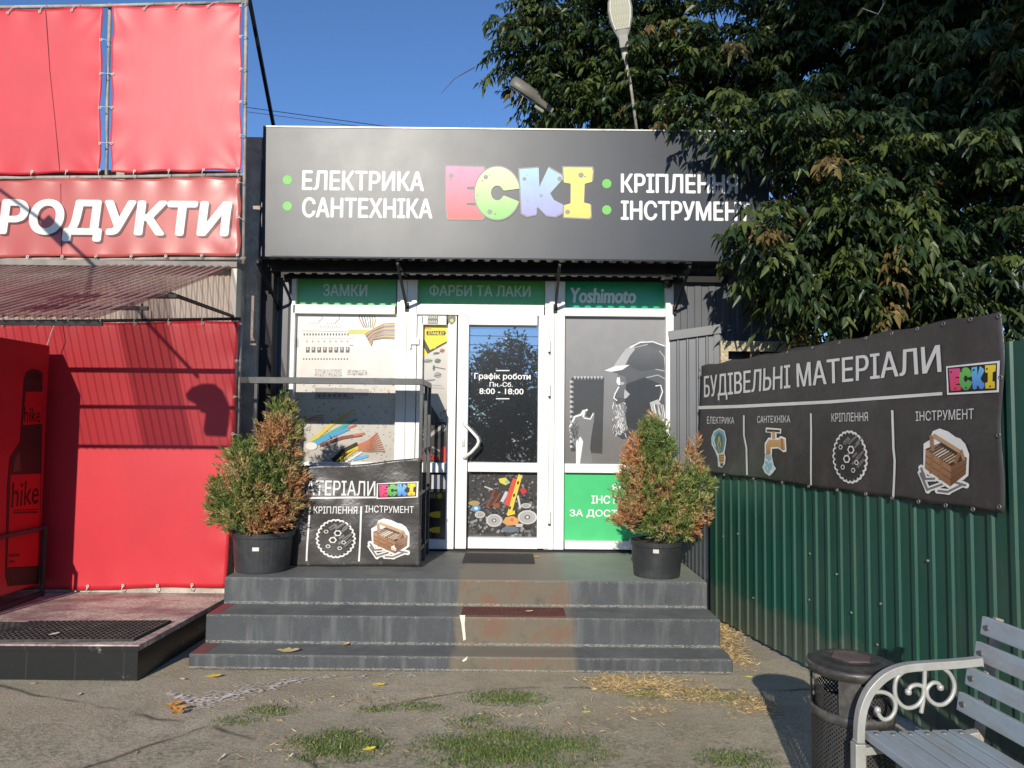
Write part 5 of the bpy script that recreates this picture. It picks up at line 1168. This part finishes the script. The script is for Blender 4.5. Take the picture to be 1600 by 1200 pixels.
for (x, y, Y, rx, ry, rz) in CR:
    vol = rx * ry * rz
    nsh = int(330 * vol ** .72) + 14                         # shoots
    nsub = max(4, int(nsh / 9)); sd_ = unit(g.normal(size=(nsub, 3))) * (g.uniform(.35, 1, (nsub, 1)) ** .4); pick = sd_[g.integers(0, nsub, nsh)] + g.normal(size=(nsh, 3)) * (.17 / max(.4, rx))
    pick = np.where(g.uniform(size=(nsh, 1)) < .3, unit(g.normal(size=(nsh, 3))) * g.uniform(.1, .8, (nsh, 1)), pick); r_ = np.linalg.norm(pick, axis=1) + 1e-6; d = pick / r_[:, None]
    S = np.array([x, y, 0]) * 0 + np.array([x, Y if False else y, Y]) if False else np.array([x, y, Y])
    Pc = S + d * r_[:, None] * np.array([rx, ry, rz])
    head = unit(d * np.array([1, 1, .5]) + np.array([-.15, -.35, 0]) + g.normal(size=d.shape) * .3)
    for i in range(nsh):
        L = g.uniform(.28, .62); k = int(g.integers(8, 14)); t = np.linspace(.05, 1, k)
        pts = Pc[i] + head[i] * (t * L)[:, None] + np.array([0, 0, -1.0]) * (t ** 2 * L * g.uniform(.25, .6))[:, None]
        hd_ = unit(head[i] * .7 + unit(np.cross(head[i], [0, 0, 1]) + 1e-6) * np.where(np.arange(k) % 2 == 0, 1, -1)[:, None] * .9 + g.normal(size=(k, 3)) * .3)
        if g.uniform() < .28: twigs.append((Pc[i], pts[k // 2], pts[-1]))
        bad = (pts[:, 0] < 2.85) & (pts[:, 1] > 6.22) & (pts[:, 2] < 4.32)
        fz = pfence.o.x + .2125 * (6.31 - pts[:, 1])
        bad |= (pts[:, 1] > 5.4) & (pts[:, 0] < 1.9) & (pts[:, 2] < 2.3)
        bad |= (pts[:, 0] < fz + .1) & (pts[:, 0] > fz - .35) & (pts[:, 2] < 1.95)
        bad |= (pts[:, 2] < 1.5) | (pts[:, 0] < -.30 + .34 * abs(math.sin(i * 3.7)) + .12 * np.sin(pts[:, 2] * 5))
        lim = np.interp(pts[:, 2], [2.1, 2.3, 2.66, 3.0, 3.2, 3.36, 3.8, 3.95, 4.2, 4.5], [2.5, 2.25, 1.9, 1.55, 1.6, 1.92, 1.98, 1.6, 1.2, .9])
        bad |= (pts[:, 1] < 7.3) & (pts[:, 0] + .08 * math.sin(i * 7.1) - .12 < lim)
        if bad.any(): pts, hd_ = pts[~bad], hd_[~bad]
        if not len(pts): continue
        Lm = g.uniform(.065, .12, len(pts))
        base = np.array([.024, .044, .013]) if g.uniform() < .65 else np.array([.070, .092, .022])
        if g.uniform() < .03: base = np.array([.14, .10, .035])
        for (B, dd, nn, LL, WW) in compound(pts, hd_, 5, g, Lm):
            Vs.append(leaf6(B, dd, nn, LL, WW)); Cs.append(base * g.uniform(.7, 1.35, (len(B), 1)))
LEAF = leaf_mat('maple_leaves', .16, .42, .4)
leaf6_mesh('crown', np.concatenate(Vs), np.concatenate(Cs), LEAF, tree)
print('maple leaflets', sum(len(v_) for v_ in Vs))
mb = MB(); T0 = Vector((3.9, 8.0, 0)); fork = T0 + Vector((-.1, -.1, 2.3))
mb.tube([T0, T0 + Vector((-.03, 0, 1.0)), fork], [.19, .16, .14], 14)
for (x, y, Y, rx, ry, rz) in CR:
    e = Vector((x, y, Y)); mid = fork.lerp(e, .55) + Vector((0, 0, .25)); mb.tube([fork + Vector((0, 0, -.05)), fork.lerp(mid, .5) + Vector((0, 0, .12)), mid, e], [.075, .055, .04, .018], 8)
mb.build('trunk', BARK, tree, smooth=True)
TW = M('pale_dry_twig', (.36, .33, .27), .7, var=.2)
random.Random(3).shuffle(twigs)
for i_, (a, b_, c_) in enumerate(twigs[:84]): mb = MB(); mb.tube([a, b_, c_], [.007, .005, .003], 5); mb.build('twig', TW if i_ % 2 else BARK, tree)
for pl in (((1105, 178), (1118, 182), (1126, 192)), ((1126, 192), (1120, 184), (1117, 172)), ((1530, 30), (1560, 45), (1598, 60)), ((1036, 183), (1052, 190), (1072, 196)), ((985, 158), (1000, 172), (1010, 180)), ((1347, 13), (1372, 22), (1382, 4)), ((1225, 470), (1222, 485), (1226, 498))):
    Y = 8.3 if pl[0][0] < 1000 else (6.0 if pl[0][0] > 1090 else 6.9); mb = MB(); mb.tube([onY(*pl[0], Y), onY(*pl[1], Y), onY(*pl[2], Y)], [.005, .004, .003], 5); mb.build('dry_twig', TW, tree)

# ================================================================== STREET LAMPS over the sign
LAMPM = M('pale_grey_lamp_casing', (.27, .26, .225), .45, var=.15, vs=6)
m, nt, b = nodes('led_panel'); v = coords(nt, (1, 1, 1), 'UV')
def lamp(label, neck, tip, face, w, pole, back=.75, case=None):
    """cobra head from neck to tip, its LED side turned to `face`"""
    neck, tip = Vector(neck), Vector(tip); ax = (tip - neck); L = ax.length; ax.normalize(); f = Vector(face); f = (f - ax * f.dot(ax)).normalized(); s = ax.cross(f)
    t = thing('street_lamp', label, 'street lamp', pole[-1])
    prof = [(0, .22), (.12, .26), (.3, .34), (.45, .70), (.6, .92), (.75, 1.0), (.88, .92), (.96, .7), (1.0, .35)]
    vs, fs = [], []; n = 14
    for (u, ww) in prof:
        for j in range(n):
            a = 2 * PI * j / n; cs, sn = math.cos(a), math.sin(a)
            thick = .22 if sn > 0 else back
            vs.append(tuple(neck + ax * (u * L) + s * (cs * ww * w / 2) + f * (sn * thick * w * .35 * min(1, ww + .25))))
    for i in range(len(prof) - 1):
        for j in range(n): a = i * n + j; b_ = i * n + (j + 1) % n; fs.append((a, b_, b_ + n, a + n))
    fs.append(tuple(range(n))); fs.append(tuple((len(prof) - 1) * n + j for j in range(n)))
    me = bpy.data.meshes.new('head'); me.from_pydata(vs, [], fs); link_mesh('head', me, t, [case or LAMPM], True)
    mb = MB(); out = [(.45, .56), (.6, .76), (.75, .84), (.88, .76), (.95, .52)]
    ring = [neck + ax * (u * L) + s * (q_ * w / 2) + f * (.086 * w) for u, q_ in out] + [neck + ax * (u * L) - s * (q_ * w / 2) + f * (.086 * w) for u, q_ in out[::-1]]
    mb.face(ring)
    mb.mat(1)
    for i in range(15):
        u = .47 + i * .034
        ww = np.interp(u, [o_[0] for o_ in out], [o_[1] for o_ in out]) - .07
        k = max(2, int(ww * 11))
        for j in range(k):
            q_ = -ww + 2 * ww * (j + .5) / k; c_ = neck + ax * (u * L) + s * (q_ * w / 2) + f * (.09 * w); h = .013
            mb.face([c_ - s * h * .8 - ax * h * .8, c_ + s * h * .8 - ax * h * .8, c_ + s * h * .8 + ax * h * .8, c_ - s * h * .8 + ax * h * .8])
    mb.build('led_panel', [M('lamp_diffuser', (.62, .60, .50), .4, var=.05), M('led_lens', (.40, .38, .28), .2, var=.05)], t)
    mb = MB(); mb.mat(0); c_ = neck + ax * (.25 * L)
    mb.bar(c_ + f * .04 - ax * .055, c_ + f * .04 + ax * .055, w * .36, .03, f); mb.build('driver_cover', LAMPM, t, bevel=.006)
    mb = MB(); mb.tube(pole, .014, 10); mb.build('pole', RUSTY, t, smooth=True)
    return t
Yl = 6.85
lamp('street lamp with its LED face turned to the viewer above the sign', onY(977, 92, Yl), onY(966, -12, Yl - .15), (-.05, -.8, -.6), .235, [onY(976, 88, Yl), onY(985, 130, Yl), onY(996, 210, Yl + .05)])
lamp('pale street lamp seen from the side poking out left of the foliage', onY(862, 176, 7.6), onY(796, 131, 7.5), (-.62, .3, -.72), .24, [onY(860, 175, 7.6), onY(880, 187, 8.6), onY(930, 260, 9.2)], 1.25, M('weathered_dark_lamp_casing', (.15, .14, .115), .5, var=.2, vs=6))

# ================================================================== LITTER BIN
BX, BY = onY(1330, 1030, 3.12).x, 3.12; LZ = onY(1330, 1030, 3.12).z
bin_ = thing('litter_bin', 'black perforated metal litter bin with a round lid beside the bench', 'litter bin', (BX, BY, 0))
m, nt, b = nodes('perforated_black_steel')
uv = N(nt, 'ShaderNodeTexCoord'); sx = N(nt, 'ShaderNodeSeparateXYZ'); nt.links.new(uv.outputs['UV'], sx.inputs[0])
def mth(op, *a):
    n = N(nt, 'ShaderNodeMath', operation=op)
    for i, v_ in enumerate(a):
        if isinstance(v_, (int, float)): n.inputs[i].default_value = v_
        else: nt.links.new(v_, n.inputs[i])
    return n.outputs[0]
K = 2 * PI / .0125
hole = mth('GREATER_THAN', mth('ADD', mth('COSINE', mth('MULTIPLY', sx.outputs[0], K)), mth('COSINE', mth('MULTIPLY', sx.outputs[1], K))), .7)
tb = N(nt, 'ShaderNodeBsdfTransparent'); x = N(nt, 'ShaderNodeMixShader'); nt.links.new(hole, x.inputs[0]); nt.links.new(b.outputs[0], x.inputs[1]); nt.links.new(tb.outputs[0], x.inputs[2]); nt.links.new(x.outputs[0], nt.nodes['Material Output'].inputs[0])
b.inputs['Base Color'].default_value = (.04, .038, .036, 1); b.inputs['Roughness'].default_value = .5
PERF = m
def perf_cyl(name, r, z0, z1, parent, n=48):
    me = bpy.data.meshes.new(name); vs = []; fs = []
    for j in (0, 1):
        for i in range(n + 1): a = 2 * PI * i / n; vs.append((BX + r * math.cos(a), BY + r * math.sin(a), z1 if j else z0))
    for i in range(n): fs.append((i, i + 1, i + n + 2, i + n + 1))
    me.from_pydata(vs, [], fs); uvl = me.uv_layers.new(name='u')
    for p_ in me.polygons:
        for li in p_.loop_indices:
            vi = me.loops[li].vertex_index; i = vi % (n + 1); uvl.data[li].uv = ((2 * PI * r * i / n + vs[vi][2]) * .7071, (vs[vi][2] - 2 * PI * r * i / n) * .7071)
    return link_mesh(name, me, parent, [PERF], True)
BINM = M('worn_black_bin_paint', (.045, .043, .04), .42, var=.3, vs=8, dirt=(.17, .15, .12), dirt_amt=.55, ds=12)
R_ = .158
perf_cyl('body', R_, .09, LZ - .215, bin_)
perf_cyl('inner_bucket', R_ - .014, LZ - .30, LZ - .11, bin_)
mb = MB(); mb.lathe((BX, BY, 0), [(R_ - .004, LZ - .225), (R_ + .004, LZ - .225), (R_ + .006, LZ - .205), (R_ + .003, LZ - .185), (R_ - .006, LZ - .185)], 48); mb.build('rim_band', BINM, bin_, smooth=True)
mb = MB(); mb.lathe((BX, BY, 0), [(R_ - .01, .0), (R_ + .004, .0), (R_ + .004, .088), (R_ - .006, .09)], 48); mb.build('base_ring', BINM, bin_, smooth=True)
for k in range(4):
    a0 = math.radians(-117 + k * 90); mb = MB(); mb.lathe((BX, BY, 0), [(R_ + .002, LZ - .184), (R_ + .002, LZ - .035), (R_ - .006, LZ - .035)], 6, a0 - .26, a0 + .26); mb.build('post', BINM, bin_)
mb = MB(); mb.lathe((BX, BY, 0), [(R_ - .01, LZ - .05), (R_ + .006, LZ - .048), (R_ + .010, LZ - .034), (R_ + .016, LZ - .030), (R_ + .018, LZ - .018), (R_ + .014, LZ - .010), (R_ + .006, LZ - .007), (R_ + .002, LZ - .010), (R_ - .02, LZ + .002), (.10, LZ + .008), (.095, LZ + .002), (.085, LZ + .006), (0, LZ + .008)], 56); mb.build('lid', BINM, bin_, smooth=True)
mb = MB(); mb.lathe((BX, BY, LZ + .0085), [(.082, 0), (.082, .003), (0, .003)], 6); mb.build('ash_plate', M('rusty_ash_plate', (.13, .095, .085), .6, var=.4, vs=12), bin_)

# ================================================================== BENCH
D2 = Vector((.087, -1, 0)).normalized(); E1 = Vector((1, .087, 0)).normalized()
B0 = onZ(1349, 1143, .45)
bench = thing('park_bench', 'pale blue slatted bench with scrolled metal armrest by the green fence', 'bench', (B0.x + .2, B0.y - .7, 0))
BLUE = M('chalky_blue_grey_paint', (.30, .355, .385), .5, var=.1, vs=5, scale=(3, 1, 3), dirt=(.30, .25, .21), dirt_amt=.8, ds=6, bmp=.2, bs=40)
BOLT = M('bolt_head', (.25, .24, .22), .4, metal=.6)
SILV = M('silver_grey_wrought_steel', (.40, .40, .37), .45, metal=.25, var=.15, vs=10, dirt=(.2, .15, .1), dirt_amt=.3, ds=12)
BL_ = 1.55; wseat = (onZ(1500, 1135, .45) - B0).dot(E1); sw = wseat / 6
for i in range(6):
    a = B0 + E1 * (i * sw + sw / 2 - .003) + Vector((0, 0, -.016 + (.004 if i == 0 else 0))); mb = MB(); mb.bar(a + D2 * rnd.uniform(-.006, .006), a + D2 * BL_, sw - .009, .032); o = mb.build('seat_slat', BLUE, bench, bevel=.004)
    mb = MB(); c_ = a + D2 * .035 + Vector((0, 0, .016)); mb.lathe(c_, [(.010, 0), (.008, .004), (0, .005)], 10); mb.build('bolt', BOLT, o)
for (x, y) in ((1536, 975), (1526, 1014), (1512, 1053), (1499, 1093)):
    Y = B0.y + .04; c_ = onY(x + 1, y + 2, Y + .05); up = Vector((.16, 0, 1)).normalized()
    mb = MB(); mb.bar(c_, c_ + D2 * BL_, .026, .072, up); o = mb.build('back_slat', BLUE, bench, bevel=.004)
    mb = MB(); k_ = c_ + D2 * .04 - Vector((.0135, 0, 0)); mb.tube([k_, k_ - Vector((.006, 0, 0))], .0115, 10); mb.build('bolt', BOLT, o)
pbn = Plane(B0 + D2 * .012, E1, (0, 0, 1))
P3 = lambda x, y: (lambda ab: pbn.at(*ab))(pbn.px(x, y))
def smooth_px(pts, k=6):
    pts = [Vector((*p_, 0)) for p_ in pts]; out = []
    for i in range(len(pts) - 1):
        p0_, p1_, p2_, p3_ = pts[max(i - 1, 0)], pts[i], pts[i + 1], pts[min(i + 2, len(pts) - 1)]
        for j in range(k):
            t = j / k; out.append(.5 * ((2 * p1_) + (p2_ - p0_) * t + (2 * p0_ - 5 * p1_ + 4 * p2_ - p3_) * t * t + (3 * p1_ - p0_ - 3 * p2_ + p3_) * t ** 3))
    return [P3(v_.x, v_.y) for v_ in out] + [P3(pts[-1].x, pts[-1].y)]
def arm_bar(name, pts, w, h, parent):
    L = smooth_px(pts); mb = MB(); n = len(L); vs = []
    for i, p_ in enumerate(L):
        t = (L[min(i + 1, n - 1)] - L[max(i - 1, 0)]).normalized(); nn = t.cross(D2).normalized()
        mb.v += [tuple(p_ + nn * w / 2 + D2 * h / 2), tuple(p_ + nn * w / 2 - D2 * h / 2), tuple(p_ - nn * w / 2 - D2 * h / 2), tuple(p_ - nn * w / 2 + D2 * h / 2)]
    for i in range(n - 1):
        for j in range(4): a = i * 4 + j; b_ = i * 4 + (j + 1) % 4; mb.f.append((a, b_, b_ + 4, a + 4)); mb.m.append(0)
    mb.f += [(0, 1, 2, 3), tuple(4 * (n - 1) + j for j in (3, 2, 1, 0))]; mb.m += [0, 0]
    return mb.build(name, SILV, parent, bevel=.003)
for off_ in (0, 1):
    def shifted(o):
        if off_: o.location = o.location + D2 * (BL_ - .03)
        return o
    shifted(arm_bar('armrest', [(1342, 1158), (1343, 1130), (1348, 1103), (1360, 1078), (1382, 1056), (1410, 1044), (1445, 1040), (1490, 1037), (1531, 1033)], .031, .034, bench))
    a_, b_ = pbn.px(1341, 1160); f0 = pbn.at(a_, b_); mb = MB(); mb.bar(f0 + Vector((0, 0, .0)), Vector((f0.x - .004, f0.y, 0)), .042, .042, tuple(D2)); shifted(mb.build('leg', SILV, bench, bevel=.004))
    bk = pbn.at(*pbn.px(1506, 1142)); mb = MB(); mb.bar(bk + Vector((.03, 0, 0)), Vector((bk.x + .10, bk.y, 0)), .04, .04, tuple(D2)); shifted(mb.build('leg', SILV, bench, bevel=.004))
    tp_ = onY(1560, 966, B0.y + .09); mb = MB(); mb.bar(bk + Vector((.045, 0, -.08)), tp_, .034, .022, tuple(D2)); shifted(mb.build('back_post', RUSTY, bench, bevel=.003))
    mb = MB(); mb.bar(f0 + Vector((.02, 0, -.03)), bk + Vector((.04, 0, -.02)), .03, .03); shifted(mb.build('seat_rail', SILV, bench, bevel=.003))
    for pts in ([(1356, 1094), (1362, 1084), (1375, 1081), (1389, 1085), (1398, 1096), (1398, 1110), (1391, 1121), (1381, 1124), (1374, 1118), (1371, 1109)],
                [(1414, 1048), (1402, 1058), (1398, 1073), (1400, 1090), (1410, 1103), (1422, 1106), (1435, 1100), (1443, 1086), (1442, 1074), (1433, 1070), (1423, 1073), (1419, 1081)],
                [(1445, 1044), (1444, 1070), (1442, 1095), (1439, 1114)],
                [(1472, 1043), (1484, 1053), (1491, 1070), (1487, 1088), (1475, 1100), (1461, 1100), (1450, 1090), (1448, 1077), (1457, 1067), (1466, 1068), (1469, 1074)]):
        L = smooth_px(pts, 5); mb = MB(); mb.tube(L, .0085, 8)
        if len(pts) > 5:
            e = L[-1]; mb.lathe(e + Vector((0, 0, -.013)), [(.002, 0), (.011, .004), (.013, .013), (.011, .022), (.002, .026)], 10)
        shifted(mb.build('scroll', SILV, bench, smooth=True))

# ================================================================== WIRES
def wire(label, a, b_, sag, rad=.006):
    mb = MB(); a, b_ = Vector(a), Vector(b_); mb.tube([a.lerp(b_, t / 16) - Vector((0, 0, sag * 4 * (t / 16) * (1 - t / 16))) for t in range(17)], rad, 5)
    return tag(mb.build('overhead_wire', DARK_METAL, None), label, 'wire', 'overhead wires')
wire('thin overhead wire crossing the blue sky behind the sign', onY(380, 167, 12), onY(620, 200, 12), .0, .006)
wire('fainter overhead wire just under the thin wire behind the sign', onY(380, 174, 14), onY(640, 208, 14), .0, .005)
for k, z in enumerate((4.75, 4.45, 4.2)):
    wire('power line behind the viewer mirrored in the door glass' if k == 0 else ('middle power line mirrored in the door glass' if k == 1 else 'lowest power line mirrored in the door glass'), (-22, -11, z + .3), (22, -11, z), .3, .012)

# ================================================================== TREES BEHIND THE VIEWER (seen mirrored in the door glass)
def back_tree(label, x, y, h, r, seed, base=None):
    g = np.random.default_rng(seed); t = thing('roadside_tree', label, 'tree', (x, y, 0), 'roadside trees mirrored in the door')
    if base:
        for c_ in base.children:
            q_ = c_.copy(); COL.objects.link(q_); q_.parent = t
        s_ = h / base['h']; t.scale = (s_, s_, s_); t.rotation_euler = (0, 0, seed * 1.3); return t
    mb = MB(); mb.tube([(x, y, 0), (x + .1, y, h * .5), (x, y, h * .9)], [.16, .1, .03], 10); mb.build('trunk', BARK, t)
    n = 700; d = unit(g.normal(size=(n, 3))); P = np.array([x, y, h * .62]) + d * (g.uniform(.1, 1, n) ** .4 * (1 + .25 * np.sin(7 * d[:, 0]) * np.cos(6 * d[:, 2])))[:, None] * np.array([r, r, h * .42])
    P = np.repeat(P, 12, 0) + g.normal(size=(n * 12, 3)) * .22; k = len(P)
    V = leaf_arrays(P, unit(g.normal(size=(k, 3))), unit(g.normal(size=(k, 3))), g.uniform(.14, .3, k), g.uniform(.08, .14, k), .1)
    leaf_mesh('crown', V, np.array([.03, .055, .02]) * g.uniform(.6, 1.4, (k, 1)), LEAF, t); t['h'] = h
    return t
bt = back_tree('dark broad tree behind the viewer mirrored in the middle of the door glass', -.4, -22, 5.6, 2.1, 1)
# the copies keep their parts' place relative to their own thing
for c_ in bt.children: c_.matrix_parent_inverse = Matrix.Translation(-Vector(bt.location))
for k, (x, y, h, lab) in enumerate(((3.6, -23, 4.9, 'smaller dark tree behind the viewer at the right of the reflection'), (-5.6, -22, 4.7, 'rounded dark tree behind the viewer left of the reflection'), (8.6, -24, 6.2, 'tall dark tree behind the viewer far right of the reflection'), (-11.5, -24, 6.4, 'tall dark tree behind the viewer far left of the reflection'))):
    back_tree(lab, x, y, h, 1.6, k + 2, bt)
del bt['h']

# unseen tall tree added behind the viewer, its crown dapples the maple with shade
st_ = thing('roadside_tree', 'unseen very tall tree added behind the viewer to shade the maple', 'tree', (1.5, -13, 0), 'roadside trees mirrored in the door')
mb = MB(); mb.tube([(1.5, -13, 0), (1.3, -13, 6), (.75, -13, 12.5)], [.2, .16, .05], 10); mb.build('trunk', BARK, st_)
g = np.random.default_rng(77); n = 560; d = unit(g.normal(size=(n, 3))); P = np.array([.75, -13, 13.3]) + d * (g.uniform(.05, 1, n) ** .5)[:, None] * np.array([2.3, 2.2, 2.6])
P = np.repeat(P, 12, 0) + g.normal(size=(n * 12, 3)) * .2; k = len(P)
leaf_mesh('crown', leaf_arrays(P, unit(g.normal(size=(k, 3))), unit(g.normal(size=(k, 3))), g.uniform(.14, .28, k), g.uniform(.08, .14, k), .1), np.array([.03, .055, .02]) * g.uniform(.6, 1.4, (k, 1)), LEAF, st_)

g = np.random.default_rng(5); k = 26000; P = np.stack([g.uniform(-11, 11, k), -15.5 + g.normal(size=k) * .5, np.zeros(k)], 1); top = 2.3 + .5 * np.sin(P[:, 0] * 1.3) + .35 * np.sin(P[:, 0] * 3.1 + 1); P[:, 2] = g.uniform(0, 1, k) ** .8 * top
hd_ = leaf_mesh('hedge', leaf_arrays(P, unit(g.normal(size=(k, 3))), unit(g.normal(size=(k, 3))), g.uniform(.14, .3, k), g.uniform(.08, .16, k), .1), np.array([.03, .05, .02]) * g.uniform(.6, 1.4, (k, 1)), LEAF, None)
tag(hd_, 'uneven dark hedge behind the viewer mirrored low in the door glass', 'hedge')

# ================================================================== GRASS, STRAW, FALLEN LEAVES
def patch(cx, cy, rx, ry, n, g):
    P = []
    c = onZ(cx, cy, 0); sx_ = c.y / F_PX * rx; sy_ = (onZ(cx, cy - ry, 0) - onZ(cx, cy + ry, 0)).y / 2
    while len(P) < n:
        a, b_ = g.normal(size=2) * .5
        if a * a + b_ * b_ > 1.3: continue
        w = .55 + .45 * math.sin(a * 5 + cx) * math.sin(b_ * 6 + cy)
        if g.uniform() > w: continue
        P.append((c.x + a * sx_, c.y + b_ * sy_, 0.0))
    return np.array(P)
def blades(name, patches, hgt, wid, colors, seed, flat, label, cat):
    g = np.random.default_rng(seed); P = np.concatenate([patch(*p_, g) for p_ in patches]); n = len(P)
    D = unit(np.stack([g.normal(size=n) * flat, g.normal(size=n) * flat, np.ones(n) * (1 if flat < 2 else .6)], 1)); Nn = unit(g.normal(size=(n, 3)))
    P[:, 2] += np.where(g.uniform(size=n) < .9, .0, .006)
    L = g.uniform(.5, 1.3, n) * hgt; V = leaf_arrays(P, D, Nn, L, g.uniform(.7, 1.3, n) * wid, .15, .1)
    V[:, :, 2] = np.maximum(V[:, :, 2], .004)
    C = np.array(colors)[g.integers(0, len(colors), n)] * g.uniform(.7, 1.3, (n, 1))
    return tag(leaf_mesh(name, V, C, GRASS, None), label, cat, kind='stuff')
GRASS = leaf_mat('grass_blades', .2, .6, .2)
GC = [(.10, .19, .045), (.14, .22, .055), (.19, .24, .08), (.27, .24, .11)]
blades('grass', [(800, 1172, 150, 34, 6500), (755, 1176, 60, 26, 1400), (790, 1092, 66, 12, 1600), (530, 1166, 80, 26, 3300), (652, 1106, 44, 8, 420), (585, 1110, 34, 6, 260), (420, 1112, 44, 9, 520), (372, 1128, 40, 10, 260), (1150, 1188, 66, 16, 900), (740, 1128, 46, 14, 380), (1010, 1086, 44, 10, 380), (1120, 1090, 60, 10, 420)], .022, .0042, GC, 5, .85, 'patches of short green grass growing through the asphalt', 'grass')
DC = [(.66, .48, .24), (.54, .38, .19), (.74, .57, .32), (.38, .28, .13)]
blades('dry_grass', [(1010, 1072, 90, 17, 2100), (960, 1068, 50, 14, 800), (1100, 1088, 100, 14, 1100), (1180, 1106, 40, 12, 460), (1128, 985, 16, 26, 1100), (1145, 1020, 24, 26, 1000), (1165, 985, 40, 12, 600), (1010, 1110, 50, 8, 160), (930, 1120, 160, 30, 170), (560, 1095, 160, 14, 150), (800, 1130, 160, 40, 220), (500, 1170, 120, 30, 160)], .045, .0034, DC, 6, 2.6, 'matted dry straw along the steps and fence', 'dry grass')
LV = {}
def leafobj(label, px, z, size, rot, col, curl=.3, group='fallen leaves on the ground'):
    key = tuple(col)
    if key not in LV: LV[key] = M('fallen_leaf_%d' % len(LV), col, .6, var=.25, vs=30)
    c = onZ(*px, z); mb = MB(); n = 8; ca, sa = math.cos(rot), math.sin(rot); L, R, C = [], [], []
    for i in range(n + 1):
        t = i / n; w = size * .26 * math.sin(PI * t) ** .8 * (1 + .25 * math.sin(t * 17)); xx = size * (t - .5); zz = .004 + curl * size * (t - .5) ** 2
        for arr, s_ in ((L, 1), (C, 0), (R, -1)):
            yy = s_ * w; arr.append((c.x + xx * ca - yy * sa, c.y + xx * sa + yy * ca, z + zz + abs(s_) * curl * w * .8))
    for i in range(n):
        mb.face([C[i], C[i + 1], L[i + 1], L[i]]); mb.face([R[i], R[i + 1], C[i + 1], C[i]])
    o = mb.build('fallen_leaf', LV[key], None)
    md = o.modifiers.new('thick', 'SOLIDIFY'); md.thickness = .0006
    return tag(o, label, 'fallen leaf', group)
YL, OR, TN = (.62, .46, .06), (.52, .24, .05), (.46, .34, .17)
leafobj('curled tan leaf on the lowest step near its left end', (450, 1020), .097, .15, .1, TN, .5)
leafobj('small dry leaf on the lowest step left of the white paint', (540, 1009), .097, .07, .8, TN, .8)
leafobj('yellow leaf on the asphalt just below the steps at left', (333, 1058), 0, .10, .3, YL)
leafobj('yellow leaf on bare asphalt below the middle of the steps', (592, 1071), 0, .085, .1, YL)
leafobj('bright yellow leaf lying in the left grass patch', (577, 1172), .02, .07, .5, (.75, .60, .05))
leafobj('pale yellow leaf on the asphalt below the red mat', (916, 1114), 0, .055, .2, (.62, .56, .16))
leafobj('pale yellow leaf on the asphalt beside the lowest step at right', (1170, 1059), 0, .055, .1, (.62, .56, .16))
leafobj('small pale leaf on the red brown step mat', (827, 956), .300, .06, .3, (.60, .48, .28))
leafobj('tan leaf beside the doormat on the landing', (838, 871), .48, .06, .2, YL)
leafobj('pale leaf on the honeycomb rubber mat', (85, 991), .243, .07, 1.0, (.7, .66, .55), .1)
leafobj('dry leaf on the step tread under the right pot', (1030, 949), .29, .07, .0, TN)
for i, (x, y) in enumerate(((268, 1104), (276, 1102), (272, 1110), (283, 1108), (277, 1115))):
    leafobj('orange brown leaf in the small pile left of the chalk smear', (x, y), .004 * i, .075, i * 1.1, OR, .6)
pl_ = random.Random(12)
for i in range(14):
    leafobj('tiny dry leaf scrap on the open asphalt', (pl_.uniform(30, 1150), pl_.uniform(1062, 1190)), 0, pl_.uniform(.03, .05), pl_.uniform(0, 6), pl_.choice([TN, (.55, .5, .38), (.4, .3, .15)]), .4, 'tiny leaf scraps on the asphalt')
for px, lab in (((341, 1190), 'cigarette end standing on the asphalt at lower left'), ((448, 1189), 'cigarette end lying near the left grass patch')):
    c = onZ(*px, 0); mb = MB(); mb.tube([(c.x, c.y, .005), (c.x + .008, c.y + .02, .011)], .0042, 8); mb.mat(1).tube([(c.x + .0081, c.y + .0202, .011), (c.x + .016, c.y + .04, .017)], .0042, 8)
    tag(mb.build('cigarette_end', [M('filter_paper', (.5, .33, .16), .8), M('cigarette_paper', (.75, .73, .68), .8)], None), lab, 'cigarette end')
